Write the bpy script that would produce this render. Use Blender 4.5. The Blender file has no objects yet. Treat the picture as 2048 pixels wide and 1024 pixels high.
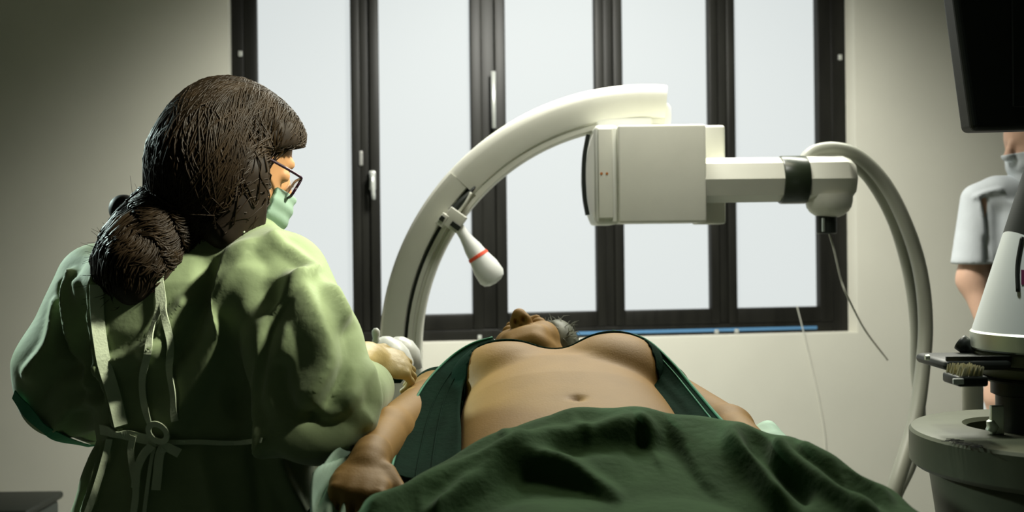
import bpy, bmesh, math, random
import numpy as np
from mathutils import Vector, Matrix
from mathutils.bvhtree import BVHTree

random.seed(7)
rng = np.random.default_rng(7)
SC = bpy.context.scene
COL = SC.collection

# ------------------------------------------------------------------ camera
F = 2100.0
CAMZ = 1.36
TH = math.radians(0.65)
cT, sT = math.cos(TH), math.sin(TH)
SHIFT = 32.0
cd = bpy.data.cameras.new('camera')
cam = bpy.data.objects.new('camera', cd)
COL.objects.link(cam)
cd.sensor_width = 36
cd.lens = 36 * F / 2048
cd.shift_y = -SHIFT / 2048
cd.clip_start = 0.05
cam.matrix_world = Matrix(((cT, sT, 0, 0), (0, 0, -1, 0), (-sT, cT, 0, CAMZ), (0, 0, 0, 1)))
cd.dof.use_dof = True
cd.dof.focus_distance = 1.85
cd.dof.aperture_fstop = 4.2
SC.camera = cam
vs = SC.view_settings
vs.view_transform = 'Standard'
vs.look = 'None'
vs.gamma = 1
vs.use_curve_mapping = False
vs.exposure = 0.0

# ------------------------------------------------------------------ world and lamps
w = bpy.data.worlds.new('world')
SC.world = w
w.use_nodes = True
w.node_tree.nodes['Background'].inputs[0].default_value = (0.6, 0.75, 0.8, 1)
w.node_tree.nodes['Background'].inputs[1].default_value = 0.6

def lamp(name, typ, loc, target, energy, color=(1, 1, 1), **kw):
    l = bpy.data.lights.new(name, typ)
    l.energy = energy
    l.color = color
    for k, v in kw.items():
        setattr(l, k, v)
    o = bpy.data.objects.new(name, l)
    COL.objects.link(o)
    o.location = loc
    d = Vector(target) - Vector(loc)
    o.rotation_euler = d.to_track_quat('-Z', 'Y').to_euler()
    return o

# added unseen area light, strengthens the light from the window side
lamp('fill_window', 'AREA', (0.6, 3.55, 2.72), (0.0, 1.9, 1.0), 25, (1.0, 1.0, 0.88), shape='RECTANGLE', size=2.0, size_y=0.4, spread=math.radians(95))
# unseen spot added for the bright pool on the back wall
lamp('fill_wall', 'SPOT', (0.3, 3.0, 2.7), (0.25, 4.4, 1.0), 380, (1.0, 0.99, 0.91), spot_size=math.radians(122), spot_blend=0.75, shadow_soft_size=0.25)
# unseen area light added above the patient to light belly and drape
lamp('fill_table', 'AREA', (0.6, 2.5, 2.72), (0.2, 1.75, 1.0), 5, (1.0, 0.93, 0.70), shape='RECTANGLE', size=0.5, size_y=0.4, spread=math.radians(100))
# unseen spot added to brighten the scanner front
lamp('fill_scanner', 'SPOT', (0.35, 1.95, 2.72), (0.33, 2.78, 1.45), 50, (1.0, 0.99, 0.9), spot_size=math.radians(50), spot_blend=0.8, shadow_soft_size=0.2)
# unseen spot added for the bright area on the nurse's shoulder
lamp('fill_nurse', 'SPOT', (1.0, 1.32, 2.65), (-0.50, 1.75, 1.36), 430, (1.0, 0.98, 0.80), spot_size=math.radians(25), spot_blend=0.9, shadow_soft_size=0.1)
# unseen spot added to whiten the hood of the machine at the right
lamp('fill_machine', 'SPOT', (0.35, 1.75, 2.7), (0.80, 1.62, 1.25), 60, (0.95, 1.0, 0.94), spot_size=math.radians(24), spot_blend=0.8, shadow_soft_size=0.1)
# unseen spot added at the left, behind the nurse, to rim her gown
lamp('rim_fill_left', 'SPOT', (-2.25, 2.8, 2.15), (-0.8, 1.85, 1.1), 300, (0.80, 1.0, 0.93), spot_size=math.radians(34), spot_blend=0.6, shadow_soft_size=0.12)

# ------------------------------------------------------------------ pixel helpers (points of the photograph -> places in the room)
def P(px, py, d):
    a = px - 1024.0
    b = 512.0 - py - SHIFT
    return Vector(((a * cT + b * sT) / F * d, d, CAMZ + (-a * sT + b * cT) / F * d))

def proj(V):
    V = np.asarray(V, dtype=float)
    x = V[:, 0] / V[:, 1] * F
    z = (V[:, 2] - CAMZ) / V[:, 1] * F
    a = x * cT - z * sT
    b = x * sT + z * cT
    return np.stack([1024 + a, 512 - SHIFT - b], 1)

YAW = math.radians(8.0)
c8, s8 = math.cos(YAW), math.sin(YAW)
WD = 4.35
def W(u, n, z):
    return Vector((u * c8 + n * s8, WD + u * s8 - n * c8, z))

def Pw(px, py, n=0.0):
    q = P(px, py, 1.0)
    X, Z = q.x, q.z - CAMZ
    t = (WD * c8 - n) / (c8 - X * s8)
    return (t * X * c8 + (t - WD) * s8, n, CAMZ + t * Z)

# ------------------------------------------------------------------ materials
def mat(name, col, rough=0.6, metal=0.0, spec=0.4, noise=0.0, nscale=20.0, bump=0.0, bscale=60.0, emis=None, estr=0.0,
        alpha=1.0, trans=0.0, sss=0.0, stretch=None, coat=0.0, sheen=0.0, ior=1.45):
    m = bpy.data.materials.new(name)
    m.use_nodes = True
    nt = m.node_tree
    b = nt.nodes['Principled BSDF']
    b.inputs['Base Color'].default_value = (*col, 1)
    b.inputs['Roughness'].default_value = rough
    b.inputs['Metallic'].default_value = metal
    b.inputs['Specular IOR Level'].default_value = spec
    b.inputs['IOR'].default_value = ior
    b.inputs['Alpha'].default_value = alpha
    b.inputs['Transmission Weight'].default_value = trans
    b.inputs['Coat Weight'].default_value = coat
    b.inputs['Sheen Weight'].default_value = sheen
    if sss:
        b.inputs['Subsurface Weight'].default_value = sss
        b.inputs['Subsurface Radius'].default_value = (0.02, 0.008, 0.004)
        b.inputs['Subsurface Scale'].default_value = 0.6
    if emis:
        b.inputs['Emission Color'].default_value = (*emis, 1)
        b.inputs['Emission Strength'].default_value = estr
    tc = None
    def coords():
        nonlocal tc
        if tc is None:
            t = nt.nodes.new('ShaderNodeTexCoord')
            mp = nt.nodes.new('ShaderNodeMapping')
            if stretch:
                mp.inputs['Scale'].default_value = stretch
            nt.links.new(t.outputs['Object'], mp.inputs['Vector'])
            tc = mp
        return tc.outputs['Vector']
    if noise:
        n = nt.nodes.new('ShaderNodeTexNoise')
        n.inputs['Scale'].default_value = nscale
        n.inputs['Detail'].default_value = 5
        nt.links.new(coords(), n.inputs['Vector'])
        r = nt.nodes.new('ShaderNodeValToRGB')
        r.color_ramp.elements[0].position = 0.3
        r.color_ramp.elements[1].position = 0.7
        r.color_ramp.elements[0].color = (*[c * (1 - noise) for c in col], 1)
        r.color_ramp.elements[1].color = (*[min(1, c * (1 + noise)) for c in col], 1)
        nt.links.new(n.outputs['Fac'], r.inputs['Fac'])
        nt.links.new(r.outputs['Color'], b.inputs['Base Color'])
    if bump:
        n2 = nt.nodes.new('ShaderNodeTexNoise')
        n2.inputs['Scale'].default_value = bscale
        n2.inputs['Detail'].default_value = 4
        nt.links.new(coords(), n2.inputs['Vector'])
        bp = nt.nodes.new('ShaderNodeBump')
        bp.inputs['Strength'].default_value = bump
        bp.inputs['Distance'].default_value = 0.004
        nt.links.new(n2.outputs['Fac'], bp.inputs['Height'])
        nt.links.new(bp.outputs['Normal'], b.inputs['Normal'])
    return m

def translucent(m, amount, col):
    nt = m.node_tree
    b = nt.nodes['Principled BSDF']
    out = nt.nodes['Material Output']
    t = nt.nodes.new('ShaderNodeBsdfTranslucent')
    t.inputs['Color'].default_value = (*col, 1)
    mx = nt.nodes.new('ShaderNodeMixShader')
    mx.inputs[0].default_value = amount
    nt.links.new(b.outputs[0], mx.inputs[1])
    nt.links.new(t.outputs[0], mx.inputs[2])
    nt.links.new(mx.outputs[0], out.inputs[0])
    return m

M = {}
M['wall'] = mat('wall_paint', (0.62, 0.61, 0.52), 0.8, noise=0.03, nscale=3, bump=0.05, bscale=120)
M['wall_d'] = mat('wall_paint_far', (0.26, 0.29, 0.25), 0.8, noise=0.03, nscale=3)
M['ceil'] = mat('ceiling_paint', (0.25, 0.26, 0.22), 0.9, noise=0.02)
M['floor'] = mat('floor_vinyl', (0.18, 0.2, 0.18), 0.5, noise=0.1, nscale=8)
M['frame'] = mat('window_frame_dark', (0.011, 0.011, 0.009), 0.45, spec=0.2, noise=0.3, nscale=6, stretch=(4, 4, 0.5))
M['pane'] = mat('frosted_pane', (0.06, 0.06, 0.06), 0.9, spec=0.0, emis=(0.875, 0.935, 0.925), estr=0.77)
M['chrome'] = mat('chrome', (0.62, 0.68, 0.6), 0.45, metal=1.0)
M['handle'] = mat('handle_metal', (0.62, 0.64, 0.6), 0.35, metal=0.6)
M['blue'] = mat('blue_trim', (0.08, 0.2, 0.36), 0.4)
M['gown'] = mat('gown_fabric', (0.22, 0.28, 0.145), 0.75, spec=0.25, noise=0.08, nscale=9, bump=0.25, bscale=45, sheen=0.15)
M['gown_in'] = mat('gown_cuff', (0.03, 0.19, 0.10), 0.7, noise=0.08)
M['tie'] = mat('tie_tape', (0.52, 0.59, 0.42), 0.8, noise=0.06, bump=0.2, bscale=300)
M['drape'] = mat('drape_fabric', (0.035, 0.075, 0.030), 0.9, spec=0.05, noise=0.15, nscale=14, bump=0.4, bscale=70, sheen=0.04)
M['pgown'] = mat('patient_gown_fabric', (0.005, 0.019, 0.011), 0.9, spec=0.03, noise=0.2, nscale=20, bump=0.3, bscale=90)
M['sheet'] = mat('table_sheet_fabric', (0.36, 0.52, 0.42), 0.8, noise=0.08, bump=0.2)
M['skin'] = mat('skin_patient', (0.26, 0.15, 0.044), 0.6, spec=0.18, noise=0.08, nscale=14, bump=0.1, bscale=260)
M['skin_n'] = mat('skin_nurse', (0.42, 0.22, 0.10), 0.5, spec=0.35, noise=0.06, nscale=25)
M['skin_p'] = mat('skin_bystander', (0.70, 0.44, 0.31), 0.5, spec=0.35, noise=0.05, nscale=25)
M['hair'] = mat('hair_brown', (0.018, 0.012, 0.007), 0.6, spec=0.25, noise=0.35, nscale=40)
M['lock'] = mat('hair_brown_lock', (0.020, 0.012, 0.005), 0.5, spec=0.25, noise=0.4, nscale=30)
M['hair_g'] = mat('hair_grey', (0.11, 0.115, 0.08), 0.5, noise=0.3, nscale=80)
M['hair_p'] = mat('hair_bystander', (0.16, 0.07, 0.035), 0.5, noise=0.3, nscale=60)
M['mask'] = translucent(mat('mask_paper', (0.32, 0.46, 0.36), 0.8, noise=0.05, bump=0.2), 0.4, (0.4, 0.6, 0.5))
M['glove'] = translucent(mat('glove_latex', (0.47, 0.36, 0.15), 0.45, spec=0.4, noise=0.08, nscale=30, bump=0.4, bscale=70), 0.2, (0.5, 0.4, 0.2))
M['gframe'] = mat('glasses_frame', (0.015, 0.004, 0.012), 0.25)
M['lens'] = mat('lens_clear', (0.9, 0.92, 1.0), 0.05, alpha=0.15)
M['white'] = mat('carm_enamel', (0.70, 0.70, 0.61), 0.45, spec=0.4, noise=0.02)
M['white2'] = mat('carm_enamel_bright', (0.74, 0.75, 0.68), 0.45, spec=0.4)
M['dark'] = mat('dark_rubber', (0.014, 0.018, 0.014), 0.5)
M['darkgreen'] = mat('dark_band', (0.025, 0.035, 0.02), 0.3, spec=0.5)
M['orange'] = mat('orange_mark', (0.5, 0.18, 0.04), 0.5)
M['red'] = mat('red_ring', (0.85, 0.09, 0.035), 0.5)
M['plastic'] = mat('white_plastic', (0.74, 0.76, 0.72), 0.35)
M['hose'] = mat('grey_hose', (0.40, 0.41, 0.34), 0.4, spec=0.5)
M['wire'] = mat('thin_wire', (0.55, 0.5, 0.4), 0.5)
M['wire2'] = mat('white_wire', (0.62, 0.62, 0.54), 0.6)
M['coat'] = mat('white_coat', (0.62, 0.66, 0.68), 0.8, noise=0.03, bump=0.2)
M['shoe'] = mat('shoe_white', (0.5, 0.5, 0.5), 0.6)
M['trouser'] = mat('scrub_trouser', (0.05, 0.12, 0.09), 0.8)
M['mach'] = mat('machine_grey_green', (0.10, 0.11, 0.068), 0.5, noise=0.06, nscale=30)
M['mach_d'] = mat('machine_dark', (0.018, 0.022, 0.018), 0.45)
M['hood'] = mat('hood_white', (0.72, 0.76, 0.74), 0.3, spec=0.5)
M['black'] = mat('monitor_black', (0.011, 0.014, 0.012), 0.5)
M['bristle'] = mat('bristle_tan', (0.5, 0.47, 0.3), 0.7)
M['maroon'] = mat('maroon_label', (0.12, 0.01, 0.05), 0.5)
M['metal'] = mat('table_metal', (0.4, 0.4, 0.38), 0.35, metal=0.9)
M['pad'] = mat('table_pad', (0.02, 0.03, 0.025), 0.5)

# ------------------------------------------------------------------ object helpers
def link(name, me, m=None, parent=None, smooth=False):
    o = bpy.data.objects.new(name, me)
    COL.objects.link(o)
    if m is not None:
        me.materials.append(m)
    if smooth and len(me.polygons):
        me.polygons.foreach_set('use_smooth', [True] * len(me.polygons))
    if parent is not None:
        o.parent = parent
        o.matrix_parent_inverse = parent.matrix_world.inverted()
    return o

def tag(o, label=None, cat=None, group=None, kind=None):
    if label: o['label'] = label
    if cat: o['category'] = cat
    if group: o['group'] = group
    if kind: o['kind'] = kind
    return o

def thing(name, loc, label, cat, group=None):
    o = bpy.data.objects.new(name, None)
    COL.objects.link(o)
    o.location = loc
    o.matrix_world = Matrix.Translation(loc)
    o.empty_display_size = 0.1
    return tag(o, label, cat, group)

def pyd(V, Fc):
    me = bpy.data.meshes.new('m')
    me.from_pydata([tuple(v) for v in V], [], [tuple(int(i) for i in f) for f in Fc])
    me.update()
    return me

class B:
    """collects shapes into one mesh"""
    def __init__(s):
        s.v, s.f = [], []
    def add(s, V, Fc):
        k = len(s.v)
        s.v += [Vector(v) for v in V]
        s.f += [tuple(i + k for i in f) for f in Fc]
        return s
    def box(s, lo, hi, bev=0.0, fn=None):
        bm = bmesh.new()
        bmesh.ops.create_cube(bm, size=1)
        for v in bm.verts:
            v.co = Vector([lo[i] + (v.co[i] + .5) * (hi[i] - lo[i]) for i in range(3)])
        if bev:
            bmesh.ops.bevel(bm, geom=bm.edges[:], offset=bev, segments=3, profile=0.5, affect='EDGES')
        bm.verts.index_update()
        V = [fn(v.co) if fn else v.co.copy() for v in bm.verts]
        s.add(V, [[v.index for v in f.verts] for f in bm.faces])
        bm.free()
        return s
    def tube(s, pts, r, sides=10, sy=1.0, cap=True):
        pts = [Vector(p) for p in pts]
        n = len(pts)
        rr = [r] * n if not hasattr(r, '__len__') else list(r)
        V, Fc = [], []
        t0 = (pts[1] - pts[0]).normalized()
        ref = Vector((0, 0, 1)) if abs(t0.z) < .9 else Vector((1, 0, 0))
        nx = t0.cross(ref).normalized()
        for i in range(n):
            t = (pts[min(i + 1, n - 1)] - pts[max(i - 1, 0)]).normalized()
            nx = (nx - t * nx.dot(t)).normalized()
            ny = t.cross(nx)
            for k in range(sides):
                a = 2 * math.pi * k / sides
                V.append(pts[i] + nx * (math.cos(a) * rr[i]) + ny * (math.sin(a) * rr[i] * sy))
        for i in range(n - 1):
            for k in range(sides):
                k2 = (k + 1) % sides
                Fc.append((i * sides + k, i * sides + k2, (i + 1) * sides + k2, (i + 1) * sides + k))
        if cap:
            Fc.append(tuple(reversed(range(sides))))
            Fc.append(tuple(range((n - 1) * sides, n * sides)))
        return s.add(V, Fc)
    def lathe(s, base, axis, prof, sides=32):
        """prof: (height, radius) along axis"""
        base, axis = Vector(base), Vector(axis).normalized()
        ref = Vector((0, 0, 1)) if abs(axis.z) < .9 else Vector((0, 1, 0))
        ex = axis.cross(ref).normalized()
        ey = axis.cross(ex)
        V, Fc = [], []
        for h, r in prof:
            for k in range(sides):
                a = 2 * math.pi * k / sides
                V.append(base + axis * h + ex * (math.cos(a) * r) + ey * (math.sin(a) * r))
        for i in range(len(prof) - 1):
            for k in range(sides):
                k2 = (k + 1) % sides
                Fc.append((i * sides + k, (i + 1) * sides + k, (i + 1) * sides + k2, i * sides + k2))
        Fc.append(tuple(range(sides)))
        Fc.append(tuple(reversed(range((len(prof) - 1) * sides, len(prof) * sides))))
        return s.add(V, Fc)
    def strip(s, pts, width, th=0.0015, side=None, widths=None):
        """flat tape of real thickness; side = list of across directions (or one)"""
        pts = [Vector(p) for p in pts]
        n = len(pts)
        V, Fc = [], []
        for i in range(n):
            t = (pts[min(i + 1, n - 1)] - pts[max(i - 1, 0)]).normalized()
            a = side[i] if isinstance(side, list) else side
            a = Vector(a)
            a = (a - t * a.dot(t)).normalized()
            nn = t.cross(a).normalized()
            hw = (widths[i] if widths else width) / 2
            for (sx, sn) in ((-1, -1), (1, -1), (1, 1), (-1, 1)):
                V.append(pts[i] + a * (hw * sx) + nn * (th / 2 * sn))
        for i in range(n - 1):
            for k in range(4):
                k2 = (k + 1) % 4
                Fc.append((i * 4 + k, i * 4 + k2, (i + 1) * 4 + k2, (i + 1) * 4 + k))
        Fc.append((3, 2, 1, 0))
        e = (n - 1) * 4
        Fc.append((e, e + 1, e + 2, e + 3))
        return s.add(V, Fc)
    def build(s, name, m, parent=None, smooth=False):
        me = pyd(s.v, s.f)
        bm = bmesh.new()
        bm.from_mesh(me)
        bmesh.ops.recalc_face_normals(bm, faces=bm.faces[:])
        bm.to_mesh(me)
        bm.free()
        o = link(name, me, m, parent, smooth)
        if smooth == 'auto':
            try:
                me.set_sharp_from_angle(angle=math.radians(35))
            except Exception:
                pass
        return o

def spline(pts, n=8):
    """Catmull-Rom through points (any tuple length)"""
    A = np.array([list(p) for p in pts], float)
    A = np.vstack([2 * A[0] - A[1], A, 2 * A[-1] - A[-2]])
    out = []
    for i in range(1, len(A) - 2):
        for k in range(n):
            t = k / n
            p0, p1, p2, p3 = A[i - 1], A[i], A[i + 1], A[i + 2]
            out.append(0.5 * (2 * p1 + (p2 - p0) * t + (2 * p0 - 5 * p1 + 4 * p2 - p3) * t * t + (3 * p1 - p0 - 3 * p2 + p3) * t ** 3))
    out.append(A[-2])
    return out

def PS(pts, n=8):
    """spline through pixel/depth triples, as room points"""
    return [P(*q) for q in spline(pts, n)]

# ------------------------------------------------------------------ distance fields for bodies and cloth
def V3(p):
    return np.array(list(p), dtype=np.float32)

def ell(c, r, R=None):
    c, r = V3(c), V3(r)
    Rm = None if R is None else np.array(R, dtype=np.float32)
    def f(p):
        q = p - c
        if Rm is not None:
            q = q @ Rm.T
        k0 = np.linalg.norm(q / r, axis=1)
        k1 = np.linalg.norm(q / (r * r), axis=1)
        return k0 * (k0 - 1) / np.maximum(k1, 1e-6)
    return f

def cone(a, b, r1, r2):
    a, b = V3(a), V3(b)
    ba = b - a
    L = float(ba @ ba)
    def f(p):
        t = np.clip((p - a) @ ba / L, 0, 1)
        return np.linalg.norm(p - a - t[:, None] * ba, axis=1) - (r1 + (r2 - r1) * t)
    return f

def smin(a, b, k):
    h = np.clip(.5 + .5 * (b - a) / k, 0, 1)
    return b * (1 - h) + a * h - k * h * (1 - h)

def U(k, *fs):
    def f(p):
        d = fs[0](p)
        for g in fs[1:]:
            d = smin(d, g(p), k)
        return d
    return f

def SUB(k, f, g):
    return lambda p: -smin(-f(p), g(p), k)

def loft(ax, secs):
    """elliptical sections along axis ax (1: y, 2: z): (t, c0, c1, r0, r1, power)"""
    S = np.array(sorted(secs), dtype=np.float32)
    o = [i for i in range(3) if i != ax]
    lo, hi = S[0, 0], S[-1, 0]
    def f(p):
        t = np.clip(p[:, ax], lo, hi)
        def it(k):
            return np.interp(t, S[:, 0], S[:, k])
        qx = (p[:, o[0]] - it(1)) / it(3)
        qy = (p[:, o[1]] - it(2)) / it(4)
        pw = 2.4
        r = (np.abs(qx) ** pw + np.abs(qy) ** pw) ** (1 / pw)
        d = (r - 1) * np.minimum(it(3), it(4))
        e = np.maximum(np.abs(p[:, ax] - (lo + hi) / 2) - (hi - lo) / 2, 0)
        return np.where(e > 0, np.sqrt(np.maximum(d, 0) ** 2 + e * e), d)
    return f

def nets(f, lo, hi, h, excl=(), project=2):
    lo = np.array(lo, np.float32)
    n = np.ceil((np.array(hi) - lo) / h).astype(int) + 1
    vals = np.empty(n, np.float32)
    Bk = 12
    nb = -(-n // Bk)
    ib = np.stack(np.meshgrid(*[np.arange(k) for k in nb], indexing='ij'), -1).reshape(-1, 3)
    cen = lo + (ib * Bk + Bk / 2) * h
    dc = f(cen.astype(np.float32))
    act = np.abs(dc) < 2.2 * h * Bk * 0.87 + 0.01
    for i in np.where(~act)[0]:
        a = ib[i] * Bk
        vals[a[0]:a[0] + Bk, a[1]:a[1] + Bk, a[2]:a[2] + Bk] = 1.0 if dc[i] > 0 else -1.0
    idx = np.where(act)[0]
    for c0 in range(0, len(idx), 200):
        ch = idx[c0:c0 + 200]
        pts, meta = [], []
        for i in ch:
            a = ib[i] * Bk
            e = np.minimum(a + Bk, n)
            g = np.stack(np.meshgrid(*[np.arange(a[k], e[k]) for k in range(3)], indexing='ij'), -1)
            meta.append((a, e, g.shape[:3]))
            pts.append(g.reshape(-1, 3))
        q = np.concatenate(pts)
        d = f((lo + q * h).astype(np.float32))
        k = 0
        for (a, e, sh), pp in zip(meta, pts):
            vals[a[0]:e[0], a[1]:e[1], a[2]:e[2]] = d[k:k + len(pp)].reshape(sh)
            k += len(pp)
    ins = vals < 0
    cs = tuple(n - 1)
    cnt = np.zeros(cs, np.int8)
    for dx in (0, 1):
        for dy in (0, 1):
            for dz in (0, 1):
                cnt += ins[dx:dx + cs[0], dy:dy + cs[1], dz:dz + cs[2]]
    active = (cnt > 0) & (cnt < 8)
    if excl:
        C = [lo[k] + (np.arange(cs[k]) + .5) * h for k in range(3)]
        for (elo, ehi) in excl:
            mk = [(C[k] > elo[k]) & (C[k] < ehi[k]) for k in range(3)]
            active &= ~(mk[0][:, None, None] & mk[1][None, :, None] & mk[2][None, None, :])
    ai = np.argwhere(active)
    vid = -np.ones(cs, np.int64)
    vid[tuple(ai.T)] = np.arange(len(ai))
    acc = np.zeros((len(ai), 3), np.float64)
    num = np.zeros(len(ai))
    corners = [(x, y, z) for x in (0, 1) for y in (0, 1) for z in (0, 1)]
    for a in corners:
        for k in range(3):
            if a[k] == 0:
                b = list(a); b[k] = 1
                va = vals[tuple((ai + np.array(a)).T)]
                vb = vals[tuple((ai + np.array(b)).T)]
                m = (va < 0) != (vb < 0)
                t = np.where(m, va / np.where(va == vb, 1, va - vb), 0)
                pt = np.array(a, float)[None, :] + t[:, None] * (np.array(b) - np.array(a))[None, :]
                acc[m] += pt[m]
                num[m] += 1
    V = lo + (ai + acc / num[:, None]) * h
    for _ in range(project):
        pf = V.astype(np.float32)
        e = h * 0.4
        d0 = f(pf)
        g = np.stack([(f(pf + np.eye(3, dtype=np.float32)[k] * e) - d0) / e for k in range(3)], 1)
        st = d0[:, None] * g / np.maximum((g * g).sum(1), 1e-3)[:, None]
        ln = np.linalg.norm(st, axis=1)
        st *= np.minimum(1, 0.5 * h / np.maximum(ln, 1e-9))[:, None]
        V = V - st
    quads = []
    for k in range(3):
        o1, o2 = (k + 1) % 3, (k + 2) % 3
        sl_a = [slice(1, -1)] * 3; sl_a[k] = slice(0, n[k] - 1)
        sl_b = [slice(1, -1)] * 3; sl_b[k] = slice(1, n[k])
        A, Bv = ins[tuple(sl_a)], ins[tuple(sl_b)]
        e = np.argwhere(A != Bv)
        if not len(e): continue
        flip = A[tuple(e.T)]
        off = np.ones(3, int); off[k] = 0
        e = e + off
        u1 = np.zeros(3, int); u1[o1] = 1
        u2 = np.zeros(3, int); u2[o2] = 1
        q = np.stack([vid[tuple((e - u1 - u2).T)], vid[tuple((e - u2).T)], vid[tuple(e.T)], vid[tuple((e - u1).T)]], 1)
        q = np.where(flip[:, None], q, q[:, ::-1])
        quads.append(q[(q >= 0).all(1)])
    Q = np.concatenate(quads)
    return V, Q

def vnormals(V, Q):
    V = np.asarray(V)
    n = np.cross(V[Q[:, 2]] - V[Q[:, 0]], V[Q[:, 3]] - V[Q[:, 1]])
    N = np.zeros_like(V)
    for k in range(4):
        np.add.at(N, Q[:, k], n)
    return N / np.maximum(np.linalg.norm(N, axis=1), 1e-9)[:, None]

def fast_mesh(V, Q):
    me = bpy.data.meshes.new('m')
    me.vertices.add(len(V))
    me.vertices.foreach_set('co', np.asarray(V, np.float32).ravel())
    me.loops.add(len(Q) * 4)
    me.loops.foreach_set('vertex_index', np.asarray(Q, np.int32).ravel())
    me.polygons.add(len(Q))
    me.polygons.foreach_set('loop_start', np.arange(0, len(Q) * 4, 4, dtype=np.int32))
    me.polygons.foreach_set('use_smooth', np.ones(len(Q), bool))
    me.update(calc_edges=True)
    me.validate()
    return me

def joinVQ(*parts):
    Vs, Qs, k = [], [], 0
    for V, Q in parts:
        Vs.append(V); Qs.append(Q + k); k += len(V)
    return np.concatenate(Vs), np.concatenate(Qs)

def pdist(pix, poly):
    """signed distance (pixels) of pixel points to a polyline"""
    A = np.array(poly, float)
    best = np.full(len(pix), 1e9)
    sgn = np.ones(len(pix))
    for a, b in zip(A[:-1], A[1:]):
        ab = b - a
        t = np.clip(((pix - a) @ ab) / (ab @ ab), 0, 1)
        q = pix - a - t[:, None] * ab
        d = np.linalg.norm(q, axis=1)
        m = d < best
        best = np.where(m, d, best)
        cr = ab[0] * q[:, 1] - ab[1] * q[:, 0]
        sgn = np.where(m, np.sign(cr), sgn)
    return best, sgn

def folds(V, Q, lst, facing=True):
    """fold relief in cloth: lst of (kind, height in m, width px, polyline); r ridge, s one-sided step"""
    N = vnormals(V, Q)
    pix = proj(V)
    view = np.array([0, 0, CAMZ]) - V
    view /= np.linalg.norm(view, axis=1)[:, None]
    fac = np.clip((N * view).sum(1) / 0.35, 0, 1) if facing else np.ones(len(V))
    disp = np.zeros(len(V))
    for kind, h, wd, poly in lst:
        if len(poly) > 2:
            poly = [tuple(p) for p in spline(poly, 5)]
        d, sg = pdist(pix, poly)
        if kind == 't':
            wl, wr = (wd if isinstance(wd, tuple) else (wd, wd))
            ww = np.where(sg > 0, wr, wl)
            x_ = np.clip(1 - d / ww, 0, 1)
            disp += h * (np.sqrt(x_ * x_ + .004) - .0632)
        elif kind == 'r':
            disp += h * np.exp(-(d / wd) ** 2)
        elif kind == 'k':
            disp += h * np.exp(-d / wd)
        else:
            disp += h * np.where(sg > 0, np.exp(-(d / wd) ** 2), np.exp(-(d / (wd * .22)) ** 2))
    return V + N * (disp * fac)[:, None]

def smooth(V, Q, it=2):
    E = np.concatenate([Q[:, [0, 1]], Q[:, [1, 2]], Q[:, [2, 3]], Q[:, [3, 0]]])
    for _ in range(it):
        S = np.zeros_like(V); c = np.zeros(len(V))
        np.add.at(S, E[:, 0], V[E[:, 1]]); np.add.at(S, E[:, 1], V[E[:, 0]])
        np.add.at(c, E[:, 0], 1); np.add.at(c, E[:, 1], 1)
        V = .5 * V + .5 * S / np.maximum(c, 1)[:, None]
    return V

def bvh_of(V, Q):
    return BVHTree.FromPolygons([tuple(v) for v in V], [tuple(int(i) for i in q) for q in Q])

def hit(bvh, px, py, off=0.003):
    d = (P(px, py, 1.0) - Vector((0, 0, CAMZ))).normalized()
    loc, nor, i, dist = bvh.ray_cast(Vector((0, 0, CAMZ)), d)
    if loc is None:
        return None, None
    if nor.dot(d) > 0:
        nor = -nor
    return loc + nor * off, nor

def frame_R(fx, fz):
    """rows: x axis, y axis, z axis for local coordinates"""
    x = Vector(fx).normalized()
    z = Vector(fz); z = (z - x * z.dot(x)).normalized()
    y = z.cross(x)
    return [list(x), list(y), list(z)]

# ================================================================== ROOM
ULEFT, URIGHT, NB, CH = -3.1, 2.7, 6.4, 2.85
R_ = math.degrees
def wbox(b, u0, u1, n0, n1, z0, z1, bev=0.0):
    return b.box((u0, n0, z0), (u1, n1, z1), bev, fn=lambda c: W(c.x, c.y, c.z))

uL = Pw(459, 300)[0]
uR = Pw(1712, 300)[0]
zB = Pw(1300, 676)[2] - 0.0
zT = 2.62
b = B()
wbox(b, ULEFT - .2, uL, -.25, 0, 0, CH)
wbox(b, uR, URIGHT + .2, -.25, 0, 0, CH)
wbox(b, uL, uR, -.25, 0, 0, zB)
wbox(b, uL, uR, -.25, 0, zT, CH)
tag(b.build('wall_back', M['wall']), kind='structure')
tag(wbox(B(), ULEFT - .2, ULEFT, -.25, NB, 0, CH).build('wall_left', M['wall_d']), kind='structure')
tag(wbox(B(), URIGHT, URIGHT + .2, -.25, NB, 0, CH).build('wall_right', M['wall_d']), kind='structure')
tag(wbox(B(), ULEFT - .2, URIGHT + .2, NB, NB + .2, 0, CH).build('wall_front', M['wall_d']), kind='structure')
tag(wbox(B(), ULEFT - .2, URIGHT + .2, -.25, NB + .2, -.1, 0).build('floor', M['floor']), kind='structure')
tag(wbox(B(), ULEFT - .2, URIGHT + .2, -.25, NB + .2, CH, CH + .1).build('ceiling', M['ceil']), kind='structure')

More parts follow.
